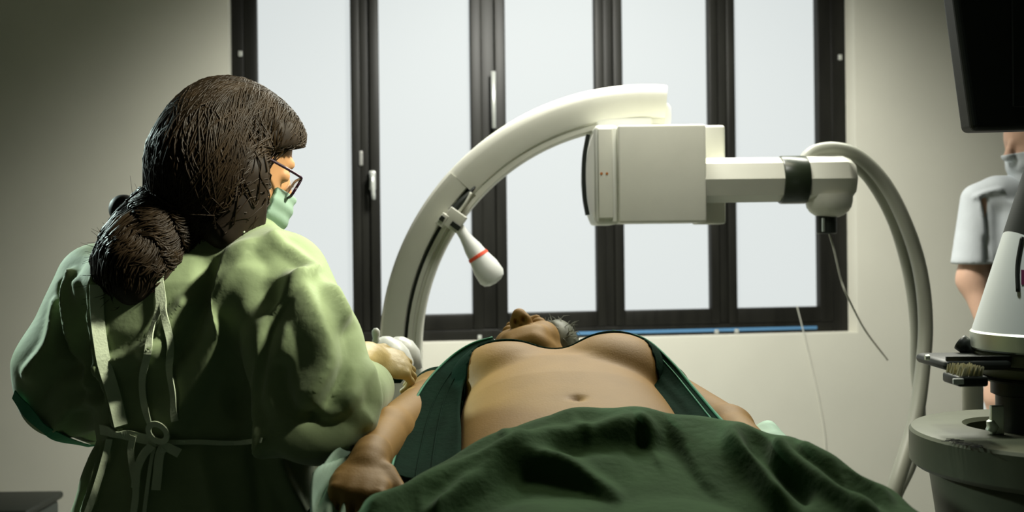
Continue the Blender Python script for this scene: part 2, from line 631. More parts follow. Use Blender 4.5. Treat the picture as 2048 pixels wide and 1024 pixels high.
# window: outer frame, five glazed sashes
win = bpy.data.objects.new('window_1', None)
COL.objects.link(win)
win.matrix_world = Matrix.Translation(W(0, -.09, zB))
tag(win, kind='structure')
NF = -.09
def ux(px): return Pw(px, 330, NF)[0]
zf0 = Pw(1300, 668, NF)[2]
zf0 = zB
paneb = [Pw(x, y, NF)[2] for x, y in ((610, 629), (850, 629), (1100, 627), (1335, 623), (1555, 616))]
zp = sum(paneb) / 5
ed = [(517, 703), (760, 943), (1013, 1192), (1247, 1420), (1472, 1637)]
b = B()
wbox(b, uL, ux(490), -.17, NF, zf0, zT, .004)
wbox(b, ux(1664), uR, -.17, NF, zf0, zT, .004)
wbox(b, ux(490), ux(1664), -.17, NF, zf0, zf0 + .045, .004)
wbox(b, ux(490), ux(1664), -.17, NF, zT - .05, zT, .004)
b.build('frame', M['frame'], win, 'auto')
for mx, hw in ((731, 9), (978, 13), (1219, 9), (1446, 9)):
    b = B()
    wbox(b, ux(mx - hw), ux(mx + hw), -.16, NF - .012, zf0 + .045, zT - .05, .003)
    b.build('mullion', M['frame'], win, 'auto')
sash_bounds = [(490, 722), (740, 965), (991, 1210), (1228, 1437), (1455, 1664)]
for (x0, x1), (p0, p1) in zip(sash_bounds, ed):
    b = B()
    s0, s1, q0, q1 = ux(x0), ux(x1), ux(p0), ux(p1)
    wbox(b, s0, q0, -.15, NF + .004, zf0 + .045, zT - .05, .005)
    wbox(b, q1, s1, -.15, NF + .004, zf0 + .045, zT - .05, .005)
    wbox(b, q0, q1, -.15, NF + .004, zf0 + .045, zp, .005)
    wbox(b, q0, q1, -.15, NF + .004, zT - .11, zT - .05, .005)
    sa = b.build('sash', M['frame'], win, 'auto')
    wbox(B(), q0 - .005, q1 + .005, -.135, -.128, zp - .005, zT - .10).build('pane', M['pane'], sa)
# sill and blue strip on the lower rail
wbox(B(), ux(1150), ux(1630), NF, NF + .006, zf0 + .012, zf0 + .026, .002).build('blue_strip', M['blue'], win)
for px in (1428, 1468, 1240, 955):
    wbox(B(), ux(px - 4), ux(px + 4), NF, NF + .014, zf0 + .004, zf0 + .022, .003).build('screw_cap', M['handle'], win)

def at_win(px, py, n):
    u, _, z = Pw(px, py, n)
    return u, z
# handles
u, z = at_win(745, 366, NF)
b = B()
wbox(b, u - .013, u + .013, NF + .004, NF + .016, z - .03, z + .05, .004)
b.lathe(W(u, NF + .01, z + .03), W(0, 1, 0) - W(0, 0, 0), [(0, .013), (.03, .013), (.034, .010)], 16)
hd = b.build('window_handle', M['handle'], win, 'auto')
b = B()
b.tube([W(u, NF + .045, z + .04), W(u, NF + .05, z), W(u + .003, NF + .05, z - .05), W(u + .004, NF + .048, z - .07)], [.013, .012, .012, .010], 12, .7)
b.build('lever', M['handle'], hd, True)
u, z = at_win(722, 317, NF)
wbox(B(), u - .008, u + .008, NF + .004, NF + .012, z - .03, z + .03, .003).build('latch', M['metal'], win)
u, z0 = at_win(986, 258, NF)
_, z1 = at_win(986, 145, NF)
b = B()
b.tube([W(u, NF + .03, z0), W(u, NF + .03, z1)], .010, 12)
wbox(b, u - .006, u + .006, NF, NF + .03, z0 + .03, z0 + .05)
wbox(b, u - .006, u + .006, NF, NF + .03, z1 - .05, z1 - .03)
b.build('pull_bar', M['handle'], win, True)
for px, py in ((481, 108), (1679, 115)):
    u, z = at_win(px, py, NF)
    wbox(B(), u - .008, u + .008, NF, NF + .01, z - .012, z + .012, .002).build('latch', M['handle'], win)

# ================================================================== C-ARM
CY = 2.9
carm = thing('c_arm', (-0.55, CY, 0), 'white curved C-arm scanner with box head before the window', 'scanner')
sc = F / CY
Cc = P(1290, 700, CY)
def arcp(r, y, ang):
    return Vector((Cc.x + r * math.cos(ang), y, Cc.z + r * math.sin(ang)))
def arc_sweep(prof, a0, a1, n=72):
    bb = B()
    V, Fc = [], []
    m = len(prof)
    for i in range(n + 1):
        a = a0 + (a1 - a0) * i / n
        for r, y in prof:
            V.append(arcp(r, y, a))
    for i in range(n):
        for k in range(m):
            k2 = (k + 1) % m
            Fc.append((i * m + k, i * m + k2, (i + 1) * m + k2, (i + 1) * m + k))
    Fc.append(tuple(range(m)))
    Fc.append(tuple(range(n * m, n * m + m)))
    return bb.add(V, Fc)
r0, r1 = 447 / sc, 528 / sc
rg = 478 / sc
A0, A1 = math.radians(85.0), math.radians(262)
prof = [(r0, CY - .035), (r0 + .004, CY - .04), (rg - .030, CY - .04), (rg - .026, CY - .032), (rg - .022, CY - .032), (rg - .019, CY - .046),
        (rg - .008, CY - .046), (rg - .006, CY - .028), (rg, CY - .028), (rg + .004, CY - .052), (r1 - .022, CY - .056), (r1 - .008, CY - .050), (r1, CY - .036),
        (r1, CY + .036), (r1 - .01, CY + .05), (r0 + .01, CY + .05), (r0, CY + .04)]
AM = math.radians(137)
prof2 = [(r0, CY - .030), (r0 + .003, CY - .040), (r0 + .020, CY - .042), (r0 + .022, CY - .048), (r0 + .032, CY - .053), (r1 - .030, CY - .056), (r1 - .014, CY - .051), (r1 - .004, CY - .042), (r1, CY - .028),
         (r1, CY + .036), (r1 - .01, CY + .05), (r0 + .01, CY + .05), (r0, CY + .04)]
arc_sweep(prof2, A0, AM, 60).build('arc', M['white'], carm, 'auto')
arc_sweep(prof, AM, A1, 90).build('arc', M['white'], carm, 'auto')
b = B()
b.tube([arcp(rg - .002, CY - .034, math.radians(136 + (A1 * 57.3 - 136) * i / 40)) for i in range(41)], .0045, 8)
b.build('cable', M['dark'], carm, True)
# end block below the arc tip
q = P(1318, 226, CY - .05)
b = B()
b.lathe(P(1316, 252, CY - .005), (0, 0, 1), [(0, .034), (.02, .036), (.05, .036), (.06, .03)], 24)
b.build('tip_joint', M['white'], carm, 'auto')
b = B()
e0, e1 = P(1190, 262, CY), P(1300, 238, CY)
b.box((e0.x, CY - .05, e0.z - .02), (e1.x, CY + .04, e1.z), .008)
b.build('bracket', M['white2'], carm, 'auto')
# box head
BF = 2.74
lf, rt = P(1236, 250, BF), P(1414, 444, BF)
b = B()
b.box((lf.x, BF, rt.z), (rt.x, BF + .26, lf.z), .006)
b.build('head_box', M['white'], carm, 'auto')
lf2, rt2 = P(1189, 249, BF + .02), P(1237, 449, BF + .02)
b = B()
b.box((lf2.x, BF + .03, rt2.z), (rt2.x + .003, BF + .25, lf2.z), .012)
b.build('head_cap', M['white2'], carm, 'auto')
lf3, rt3 = P(1194, 259, BF + .05), P(1225, 437, BF + .05)
b = B()
b.box((lf3.x, BF + .022, rt3.z), (rt3.x, BF + .04, lf3.z), .003)
sp = b.build('side_panel', M['white'], carm, 'auto')
for px in (1203, 1214):
    q = P(px, 347, BF + .02)
    B().lathe((q.x, BF + .0225, q.z), (0, -1, 0), [(0, .0035), (.002, .0035)], 12).build('indicator', M['orange'], sp)
# rounded detector face at the left, with its dark gasket
b = B()
pts = []
zt, zb_ = P(1178, 262, BF).z, P(1178, 440, BF).z
zm = (zt + zb_) / 2
hh = (zt - zb_) / 2
xx = P(1192, 340, BF + .03).x
V, Fc = [], []
n = 20
for i in range(n + 1):
    t = -1 + 2 * i / n
    z = zm + hh * t
    x = xx - .022 * (1 - t * t) - .004
    V += [(xx + .01, BF + .04, z), (x, BF + .045, z), (x, BF + .24, z), (xx + .01, BF + .24, z)]
for i in range(n):
    for k in range(4):
        k2 = (k + 1) % 4
        Fc.append((i * 4 + k, i * 4 + k2, i * 4 + 4 + k2, i * 4 + 4 + k))
Fc += [(0, 1, 2, 3), (n * 4, n * 4 + 1, n * 4 + 2, n * 4 + 3)]
b.add(V, Fc)
b.build('detector_face', M['white2'], carm, 'auto')
pts = spline([P(1176, 270, BF + .03), P(1169, 310, BF + .03), P(1167, 350, BF + .03), P(1169, 395, BF + .03), P(1175, 430, BF + .03)], 5)
B().strip(pts, .010, .03, side=Vector((1, 0, 0))).build('gasket', M['dark'], carm)
# back plate right
lf4, rt4 = P(1412, 251, BF + .12), P(1451, 448, BF + .12)
b = B()
b.box((lf4.x - .03, BF + .11, rt4.z), (rt4.x, BF + .2, lf4.z), .008)
b.build('back_plate', M['white'], carm, 'auto')
# horizontal arm: faceted tube with a dark ring and rounded end
AY = 2.8
as_ = F / AY
ca = P(1413, 361, AY)
cb = P(1560, 360, AY)
ax = Vector((1, 0, 0))
b = B()
rr = 45 / as_
b.lathe((ca.x - .06, AY, ca.z), ax, [(0, rr * .97), (.062, rr), (cb.x - ca.x + .06, rr * .99)], 8)
o = b.build('arm_tube', M['white'], carm, 'auto')
cr = P(1611, 360, AY)
B().lathe((cb.x - .001, AY, cb.z), ax, [(0, rr * 1.04), (.003, rr * 1.07), (cr.x - cb.x - .003, rr * 1.07), (cr.x - cb.x, rr * 1.04)], 32).build('dark_ring', M['darkgreen'], carm, 'auto')
ce = P(1656, 362, AY)
b = B()
rk = 50 / as_
b.lathe((cr.x, AY, cr.z), ax, [(0, rr * 1.0), (.004, rr * 1.04), (.100, rr * 1.04), (.120, rr * .90), (.125, rr * .78)], 8)
b.lathe(P(1658, 434, AY), (0, 0, 1), [(0, .026), (.005, .038), (.014, .050), (.026, .058), (.042, .0615), (.06, .0615)], 32)
b.build('end_knob', M['white'], carm, 'auto')
b = B()
b.lathe(P(1653, 468, AY), (0, 0, 1), [(0, .022), (.003, .027), (.05, .027)], 20)
pl = b.build('plug', M['mach_d'], carm, 'auto')
q = P(1641, 450, AY)
B().box((q.x - .003, AY - .030, q.z - .018), (q.x + .003, AY - .018, q.z + .018), .001).build('pin', M['chrome'], pl)
# hoses
hs = PS([(1602, 330, 2.83), (1630, 303, 2.83), (1675, 298, 2.83), (1720, 315, 2.83), (1770, 368, 2.82), (1812, 450, 2.8), (1840, 540, 2.78), (1851, 640, 2.74), (1845, 740, 2.68), (1828, 850, 2.6), (1790, 975, 2.5), (1750, 1090, 2.45)], 10)
B().tube(hs, .0185, 14).build('hose', M['hose'], carm, True)
hs = PS([(1695, 318, 2.86), (1740, 360, 2.86), (1785, 440, 2.87), (1815, 540, 2.88), (1830, 640, 2.88), (1832, 740, 2.88), (1840, 830, 2.86), (1825, 920, 2.84), (1790, 1000, 2.8), (1770, 1090, 2.8)], 10)
B().tube(hs, .015, 14).build('hose', M['hose'], carm, True)
hs = PS([(1658, 466, AY), (1668, 500, AY), (1682, 560, AY), (1697, 597, AY), (1730, 660, AY + .2), (1775, 720, AY + .5)], 8)
B().tube(hs, .0028, 6).build('wire', M['wire2'], carm, True)
# stand of the C-arm (out of sight behind the nurse)
b = B()
b.box((-.98, CY - .25, .10), (-.45, CY + .25, .95), .03)
b.box((-.50, CY - .05, .55), (arcp(r0, CY, math.pi).x + .02, CY + .045, .85), .01)
for sx in (-.92, -.52):
    for sy in (-.2, .2):
        b.lathe((sx - .02, CY + sy, .055), (1, 0, 0), [(0, .055), (.04, .055)], 16)
        b.box((sx - .01, CY + sy - .01, .05), (sx + .01, CY + sy + .01, .12))
b.build('stand', M['white'], carm, 'auto')

# clamp and hanging handle on the arc
cl = thing('handle_grip', P(905, 440, CY - .09), 'translucent white handle with a red ring clamped to the curved arm', 'handle')
p0 = P(908, 440, CY - .075)
dirv = (P(985, 560, CY - .075) - P(905, 440, CY - .075)).normalized()
perp = Vector((-dirv.z, 0, dirv.x))
def obox(bb, c, hx, hy, hz, ex, ez, bev=.003):
    ey = Vector((0, 1, 0))
    return bb.box((-hx, -hy, -hz), (hx, hy, hz), bev, fn=lambda q: c + ex * q.x + ey * q.y + ez * q.z)
ta = (P(930, 400, 1) - P(880, 470, 1)); ta = Vector((ta.x, 0, ta.z)).normalized()
na = Vector((ta.z, 0, -ta.x))
b = B()
obox(b, p0, .026, .03, .026, na, ta)
obox(b, P(886, 440, CY - .08), .01, .028, .018, na, ta)
b.build('clamp', M['white'], cl, 'auto')
b = B()
obox(b, P(911, 452, CY - .107), .014, .004, .007, na, ta, .001)
obox(b, P(884, 437, CY - .11), .006, .004, .007, na, ta, .001)
b.build('slot', M['dark'], cl)
b = B()
b.tube(PS([(903, 424, CY - .075), (925, 400, CY - .07), (950, 374, CY - .055)], 5), [.012, .012, .011, .010, .009, .008, .007, .006, .005, .004, .003], 8)
b.build('strap', M['dark'], cl, True)
b = B()
b.tube(PS([(915, 427, CY - .08), (930, 408, CY - .08), (942, 385, CY - .07)], 5), .004, 8)
b.build('tube', M['hose'], cl, True)
b = B()
L = (P(985, 565, CY - .075) - p0).length
b.lathe(p0, dirv, [(.02, .014), (.05, .015), (.075, .020), (.09, .024), (.115, .027), (L - .045, .036), (L - .015, .037), (L - .003, .031), (L + .004, .018), (L + .006, .004)], 24)
b.build('grip', M['plastic'], cl, 'auto')
B().lathe(p0 + dirv * .112, dirv, [(0, .0285), (.009, .0298)], 24).build('ring', M['red'], cl)

# thin cables on the wall under the window
def wall_cable(pts, lbl, r=.0022):
    w3 = []
    for px, py, n in pts:
        u, nn, z = Pw(px, py, n)
        w3.append(W(u, nn, z))
    o = B().tube(spline(w3, 5), r, 6).build('cable', M['wire2'], None, True)
    tag(o, lbl, 'cable')
wall_cable([(1594, 612, .012), (1598, 628, .012), (1606, 660, .012), (1625, 740, .006), (1640, 810, .006), (1652, 900, .006), (1655, 1100, .006)], 'thin pale cable hanging from the window sill down the wall')

# ================================================================== OPERATING TABLE
TT = 0.925
tb = thing('operating_table', (0.1, 1.5, 0), 'operating table under the patient and green sheets', 'table')
b = B(); b.box((-.16, .55, TT - .055), (.36, 2.5, TT - .002), .02); b.build('mattress', M['pad'], tb, 'auto')
b = B(); b.box((-.15, .56, TT - .09), (.35, 2.49, TT - .056), .005); b.build('table_top', M['metal'], tb, 'auto')
b = B(); b.box((-.02, 1.3, .10), (.22, 1.75, TT - .09), .02); b.build('pedestal', M['metal'], tb, 'auto')
b = B(); b.box((-.14, 1.0, .0), (.34, 2.1, .10), .02); b.build('base', M['metal'], tb, 'auto')
b = B(); b.box((-.30, 1.25, TT - .05), (-.165, 2.1, TT + .06), .02); b.build('arm_rest', M['pad'], tb, 'auto')
b = B(); b.box((.365, 1.35, TT - .05), (.47, 2.1, TT + .06), .02); b.build('arm_rest', M['pad'], tb, 'auto')

# ================================================================== PATIENT
pat = thing('person', (0.1, 1.6, TT), 'patient lying on the table with bare belly, green sheet over the hips', 'person')

# head
HP = P(1066, 726, 2.28)
up_h = Vector((0.02, 1.0, 0.20)).normalized()      # crown direction
fz = Vector((-0.26, 0.05, 1.0))                      # face direction
up_h = (up_h).normalized()
fz = (fz - up_h * fz.dot(up_h)).normalized()
rx_h = up_h.cross(fz).normalized()                   # to the right seen from the front of the face
def hl(x, y, z):   # x across, y crown, z face
    return HP + rx_h * x + up_h * y + fz * z
Rh = [list(rx_h), list(up_h), list(fz)]
head = U(.02,
    ell(hl(0, .045, -.02), (.078, .095, .088), Rh),
    ell(hl(0, -.02, .015), (.066, .085, .068), Rh),
    ell(hl(-.036, -.005, .052), (.036, .050, .034), Rh), ell(hl(.036, -.005, .052), (.036, .050, .034), Rh), ell(hl(0, -.045, .058), (.042, .032, .036), Rh),
    cone(hl(-.02, -.072, .060), hl(.02, -.072, .060), .030, .030),
    cone(hl(-.056, -.035, .0), hl(-.03, -.075, .045), .026, .022),
    cone(hl(.056, -.035, .0), hl(.03, -.075, .045), .026, .022),
    cone(hl(-.03, -.045, .072), hl(.03, -.045, .072), .018, .018),
)
head = U(.012, head,
    cone(hl(0, .045, .082), hl(0, .002, .112), .010, .013),
    ell(hl(0, -.004, .108), (.014, .013, .014), Rh),
    ell(hl(-.014, -.008, .098), (.010, .011, .012), Rh),
    ell(hl(.014, -.008, .098), (.010, .011, .012), Rh),
    cone(hl(-.03, .055, .078), hl(.03, .055, .078), .010, .010))
for s in (-1, 1):
    head = SUB(.012, head, ell(hl(.033 * s, .033, .092), (.020, .013, .016), Rh))
    head = U(.006, head, ell(hl(.033 * s, .033, .074), (.016, .012, .013), Rh))
    head = SUB(.004, head, ell(hl(.0085 * s, -.020, .104), (.0055, .012, .0065), Rh))
    head = U(.008, head, ell(hl(.080 * s, .015, -.02), (.010, .030, .018), Rh))
head = SUB(.004, head, cone(hl(-.024, -.046, .091), hl(.024, -.046, .091), .0022, .0022))
neck = cone(hl(0, -.05, -.03), Vector((.075, 2.12, 1.05)), .058, .068)

torso = loft(1, [
    (1.20, .125, .968, .155, .043),
    (1.35, .12, .972, .175, .046),
    (1.50, .115, .985, .188, .066),
    (1.60, .105, 1.00, .192, .082),
    (1.70, .099, 1.015, .189, .092),
    (1.80, .091, 1.03, .185, .104),
    (1.90, .087, 1.04, .180, .112),
    (2.00, .085, 1.035, .178, .112),
    (2.10, .080, 1.03, .175, .10),
    (2.17, .078, 1.025, .15, .085)])
SL, SR = Vector((-.148, 2.10, 1.045)), Vector((.292, 2.10, 1.05))
EL, ER = P(776, 866, 1.74), P(1458, 862, 1.78)
WL, WR = P(738, 925, 1.52), P(1528, 920, 1.53)
armL = U(.02, cone(SL, EL, .054, .038), cone(EL, WL, .038, .027))
armR = U(.02, cone(SR, ER, .054, .040), cone(ER, WR, .040, .027))
legs = U(.03, cone((.03, 1.28, .968), (.02, .85, .965), .042, .04), cone((.02, .85, .965), (.02, .52, .96), .04, .033),
         cone((.21, 1.28, .968), (.22, .85, .965), .042, .04), cone((.22, .85, .965), (.22, .52, .96), .04, .033))
bx = .086
breastL = ell((bx - .098, 1.968, 1.076), (.110, .112, .095), frame_R((1, .05, .0), (.05, 0, 1)))
breastR = ell((bx + .102, 1.968, 1.086), (.108, .112, .098), frame_R((1, -.05, .0), (-.05, 0, 1)))
trunk = U(.03, torso, cone(SL, (.0, 2.12, 1.04), .06, .07), cone(SR, (.16, 2.12, 1.04), .06, .07))
trunk = U(.012, trunk, U(.075, breastL, breastR))
trunk = U(.04, trunk, neck)
trunk = U(.05, trunk, legs)
nv = P(1154, 790, 1.70)
trunk = SUB(.012, trunk, ell((nv.x, 1.69, 1.116), (.012, .010, .018)))
trunk = SUB(.02, trunk, cone((nv.x - .06, 1.68, 1.138), (nv.x + .06, 1.68, 1.138), .014, .014))

def hand_sdf(wrist, d, back, thumb, spread=.02, curls=(.35, .5, .4), sc_=1.0, tcurl=.3):
    """d: towards the fingers; back: out of the back of the hand; thumb: side of the thumb (unit, across)"""
    d = Vector(d).normalized()
    back = Vector(back); back = (back - d * back.dot(d)).normalized()
    ac = back.cross(d).normalized()
    if ac.dot(Vector(thumb)) < 0: ac = -ac
    k = sc_
    R = [list(d), list(ac), list(back)]
    fs = [ell(wrist + d * .052 * k, (.056 * k, .043 * k, .019 * k), R), cone(wrist - d * .03 * k, wrist + d * .02 * k, .026 * k, .027 * k)]
    fing = []
    for i, (o_, L_) in enumerate(((.030, .074), (.010, .084), (-.011, .078), (-.031, .060))):
        p = wrist + d * ((.094 - .006 * (i == 3) - .003 * (i == 0)) * k) + ac * o_ * k
        dd = (d + ac * (o_ * spread * 30)).normalized()
        ang = 0
        r = .0098 * k * (1 - .06 * (i == 3))
        fs.append(cone(p - d * .02 * k, p, r * 1.05, r))
        segs = []
        for j, fr in enumerate((.45, .31, .26)):
            ang += curls[j] * (1 + .12 * i)
            v = dd * math.cos(ang) - back * math.sin(ang)
            q = p + v * (L_ * fr * k)
            segs.append(cone(p, q, r, r * .9))
            p, r = q, r * .9
        fing.append(U(.003, *segs))
    p = wrist + d * .028 * k + ac * .030 * k
    v = (d * .75 + ac * .62 - back * .25).normalized()
    q = p + v * .045 * k
    v2 = (d * (.95) + ac * .1 - back * tcurl).normalized()
    q2 = q + v2 * .032 * k
    q3 = q2 + (v2 - ac * .2 - back * .2).normalized() * .026 * k
    th = U(.004, cone(p, q, .015 * k, .011 * k), cone(q, q2, .011 * k, .0098 * k), cone(q2, q3, .0098 * k, .008 * k))
    palm = U(.012, *fs)
    f = palm
    for g in fing:
        f = (lambda f_, g_: (lambda p_: smin(f_(p_), g_(p_), .005)))(f, g)
    return (lambda p_: smin(f(p_), th(p_), .010))

dL = Vector((-.05, -1.0, -.28))
handL = hand_sdf(WL, dL, Vector((.12, -.25, 1.0)), Vector((1, 0, 0)), curls=(.55, .75, .6))
handR = hand_sdf(WR, Vector((.1, -1, -.2)), Vector((0, -.2, 1)), Vector((-1, 0, 0)), curls=(.3, .4, .3))
body_all = U(.02, trunk, armL, armR)
body_hands = lambda p: np.minimum(smin(body_all(p), handL(p), .012), handR(p))
full = lambda p: smin(body_hands(p), head(p), .02)
handbox = ((WL.x - .10, WL.y - .24, WL.z - .16), (WL.x + .10, WL.y - .02, WL.z + .08))
headbox = ((-.2, 2.17, .9), (.35, 2.55, 1.4))
parts = [nets(full, (-.36, .45, .86), (.56, 2.30, 1.26), .0065, excl=[((handbox[0]), (handbox[1])), headbox]),
         nets(full, [c - .012 for c in handbox[0]], [c + .012 for c in handbox[1]], .003),
         nets(full, (-.06, 2.156, .92), (.20, 2.47, 1.30), .003)]
Vp, Qp = joinVQ(*parts)
link('body', fast_mesh(Vp, Qp), M['skin'], pat)
# hair of the patient
hcap = U(.02, ell(hl(0, .07, -.045), (.096, .085, .075), Rh), ell(hl(.066, .075, .0), (.040, .060, .058), Rh), ell(hl(0, .105, -.01), (.075, .055, .07), Rh), ell(hl(.075, .03, -.05), (.025, .06, .045), Rh))
hcap = SUB(.008, hcap, ell(hl(0, .0, .06), (.068, .125, .085), Rh))
lo_, hi_ = HP - Vector((.15, .15, .17)), HP + Vector((.15, .25, .15))
Vh, Qh = nets(hcap, lo_, hi_, .004)
ph = link('hair', fast_mesh(Vh, Qh), M['hair_g'], pat)
Nh = vnormals(Vh, Qh)
b = B()
for i in rng.choice(len(Vh), 520):
    p, nr = Vector(Vh[i]), Vector(Nh[i])
    t = (up_h + nr * .3 + Vector(rng.normal(0, .5, 3))).normalized()
    L = rng.uniform(.012, .030)
    b.tube([p, p + (t * .6 + nr * .35) * L * .5, p + (t + nr * .25 + Vector((0, 0, -.3))) * L], [.0011, .0009, .0003], 4, cap=False)
so = b.build('hair_strands', M['hair_g'], ph, True)
so['kind'] = 'stuff'

pw = thing('pillow', (.05, 2.36, TT), 'flat pillow under the head of the lying patient', 'pillow')
b = B(); b.box((-.13, 2.22, TT - .001), (.25, 2.49, TT + .062), .028); b.build('pillow_case', M['plastic'], pw, True)
# patient's gown, pushed up over the chest
chest = trunk
def gown_chest(p):
    lt = np.clip((np.abs(p[:, 0] - bx) - .150) / .035, 0, 1)
    y0 = 1.985 + .02 * np.cos((p[:, 0] - bx) / .1 * 3.14159) - .16 * lt * lt * (3 - 2 * lt)
    return np.maximum(np.maximum(chest(p) - .0035, y0 - p[:, 1]), np.maximum(p[:, 1] - 2.16, 1.0 - p[:, 2]))
Vg, Qg = nets(gown_chest, (-.25, 1.8, .98), (.42, 2.2, 1.25), .0035)
pg = link('gown', fast_mesh(Vg, Qg), M['pgown'], pat)

def sheet_between(A, Bp, name, m, parent, nx=14, n=6, sag=.02, th=.003, wr=.004, seed=1):
    """cloth lofted between two edge lines (pixel/depth triples), with sag and shallow wrinkles"""
    a, c = PS(A, n), PS(Bp, n)
    r = np.random.default_rng(seed)
    k1, k2, ph = r.uniform(5, 9), r.uniform(1, 3), r.uniform(0, 6)
    V, Fc = [], []
    m_ = len(a)
    for i in range(m_):
        for j in range(nx + 1):
            t = j / nx
            p = a[i].lerp(c[i], t)
            p.z -= sag * math.sin(math.pi * t)
            p.z += wr * math.sin(k1 * t * 2 + k2 * i / m_ * 3 + ph) * math.sin(math.pi * t) + wr * .5 * math.sin(19 * t + i * .3)
            V.append(p)
    for i in range(m_ - 1):
        for j in range(nx):
            q = i * (nx + 1) + j
            Fc.append((q, q + 1, q + nx + 2, q + nx + 1))
    o = B().add(V, Fc).build(name, m, parent, True)
    md = o.modifiers.new('solid', 'SOLIDIFY')
    md.thickness = th
    md.offset = 0
    return o

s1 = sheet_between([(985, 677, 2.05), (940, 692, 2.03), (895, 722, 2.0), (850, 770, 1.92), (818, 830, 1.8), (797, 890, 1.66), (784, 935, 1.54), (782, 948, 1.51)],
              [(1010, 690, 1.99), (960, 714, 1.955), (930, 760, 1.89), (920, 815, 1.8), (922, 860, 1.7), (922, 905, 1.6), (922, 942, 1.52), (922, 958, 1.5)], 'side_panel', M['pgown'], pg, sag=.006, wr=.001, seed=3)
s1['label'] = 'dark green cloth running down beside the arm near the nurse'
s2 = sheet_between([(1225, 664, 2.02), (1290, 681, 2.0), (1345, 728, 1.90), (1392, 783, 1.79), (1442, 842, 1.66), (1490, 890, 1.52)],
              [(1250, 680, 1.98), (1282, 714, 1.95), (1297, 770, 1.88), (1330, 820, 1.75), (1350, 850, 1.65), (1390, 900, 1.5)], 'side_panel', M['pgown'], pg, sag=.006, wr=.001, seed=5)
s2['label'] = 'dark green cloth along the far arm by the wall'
# raised edge lines on the panels; brighter green paints the window-lit outer strips
def edge_line(panel, col, r, m, nx=14):
    vs_ = [v.co.copy() for v in panel.data.vertices]
    rows_ = len(vs_) // (nx + 1)
    pts = [vs_[k * (nx + 1) + col] + Vector((0, -.0005, .0022)) for k in range(rows_)]
    return B().tube(pts, r, 6).build('edge_line', m, pg, True)
edge_line(s1, 0, .0024, M['gown_in'])
edge_line(s1, 5, .0012, M['pgown'])
edge_line(s1, 8, .0012, M['pgown'])
edge_line(s2, 0, .0024, M['gown_in'])
edge_line(s2, 2, .0012, M['gown_in'])

# ================================================================== CLOTHS ON THE TABLE
# surgical drape over hips and legs
edge = [(700, 1035, 1.30), (742, 1008, 1.34), (800, 974, 1.40), (860, 941, 1.46), (925, 903, 1.52), (1005, 864, 1.57), (1090, 838, 1.60), (1160, 823, 1.62), (1240, 819, 1.63), (1330, 826, 1.62),
        (1440, 842, 1.60), (1520, 859, 1.56), (1600, 884, 1.50), (1655, 925, 1.44), (1740, 962, 1.38), (1840, 1022, 1.28), (1900, 1075, 1.22)]
ep = PS(edge, 10)
nE = len(ep)
cols = []
nh = 14
rows = 70
Vd = []
hangL = [ep[0] + Vector((-.02 - .03 * k / nh, -.02 * k / nh, -.35 * (k / nh))) for k in range(nh, 0, -1)]
hangR = [ep[-1] + Vector((.02 + .03 * k / nh, -.02 * k / nh, -.35 * (k / nh))) for k in range(1, nh + 1)]
edge3 = hangL + ep + hangR
nc = len(edge3)
y_end = 0.42
for i in range(rows + 1):
    t = i / rows
    for j in range(nc):
        p = edge3[j].copy()
        mid = Vector((.12, p.y, p.z))
        ye = p.y + (y_end - p.y) * t
        x = p.x + (p.x - .12) * .06 * t
        inner = 1 - min(1, abs(p.x - .12) / .40) ** 2
        dy = p.y - ye
        drop = .40 * max(0, min(dy, .34) - .05)
        z = p.z + (.012 * math.sin(min(1, dy / .05) * math.pi / 2) - drop) * max(inner, 0) - .03 * t * (1 - inner)
        Vd.append((x, ye, z))
Vd = np.array(Vd)
Qd = []
for i in range(rows):
    for j in range(nc - 1):
        q = i * nc + j
        Qd.append((q, q + nc, q + nc + 1, q + 1))
Qd = np.array(Qd)
dr_folds = [
    ('t', .016, (22, 40), [(745, 1024), (880, 962), (1000, 908), (1130, 872), (1290, 850)]),
    ('t', -.012, 26, [(860, 1010), (970, 950), (1100, 905), (1220, 885), (1330, 880)]),
    ('t', .026, (44, 30), [(870, 1024), (960, 962), (1035, 925), (1120, 945), (1230, 1024)]),
    ('t', -.020, 30, [(1060, 968), (1160, 1000), (1200, 1030)]),
    ('t', -.016, (10, 50), [(1285, 868), (1310, 930), (1335, 1000), (1350, 1030)]),
    ('t', -.016, (10, 50), [(1350, 868), (1380, 940), (1420, 990), (1440, 1030)]),
    ('t', .024, (50, 26), [(1468, 892), (1482, 915), (1510, 950), (1560, 1010)]),
    ('t', -.020, 34, [(1500, 885), (1550, 935), (1600, 985)]),
    ('t', .020, (34, 30), [(1560, 905), (1605, 930), (1680, 985), (1730, 1024)]),
    ('t', -.016, 24, [(1585, 905), (1660, 955), (1740, 1010)]),
    ('t', .012, 18, [(1610, 900), (1680, 945), (1770, 1000)]),
    ('t', .006, 14, [(1145, 845), (1165, 858), (1180, 872)]),
    ('t', .008, 16, [(1010, 870), (1040, 885)]),
    ('t', .005, 12, [(1250, 836), (1280, 846)]),
]
Vd = folds(Vd, Qd, [(k_, h_ * 1.4, w_, p_) for k_, h_, w_, p_ in dr_folds], facing=False)
Nd = vnormals(Vd, Qd)
r_ = np.sin(Vd[:, 0] * 37 + Vd[:, 1] * 11) * np.sin(Vd[:, 1] * 29 - Vd[:, 0] * 13) * .0035 + np.sin(Vd[:, 0] * 71 - Vd[:, 1] * 43) * .0015
Vd = Vd + Nd * r_[:, None]
for _ in range(4):
    dd_ = trunk(Vd.astype(np.float32))
    Vd[:, 2] += np.clip(.010 - dd_, 0, .03) * (Vd[:, 1] > .5)
dr = link('surgical_drape', fast_mesh(Vd, Qd), M['drape'])

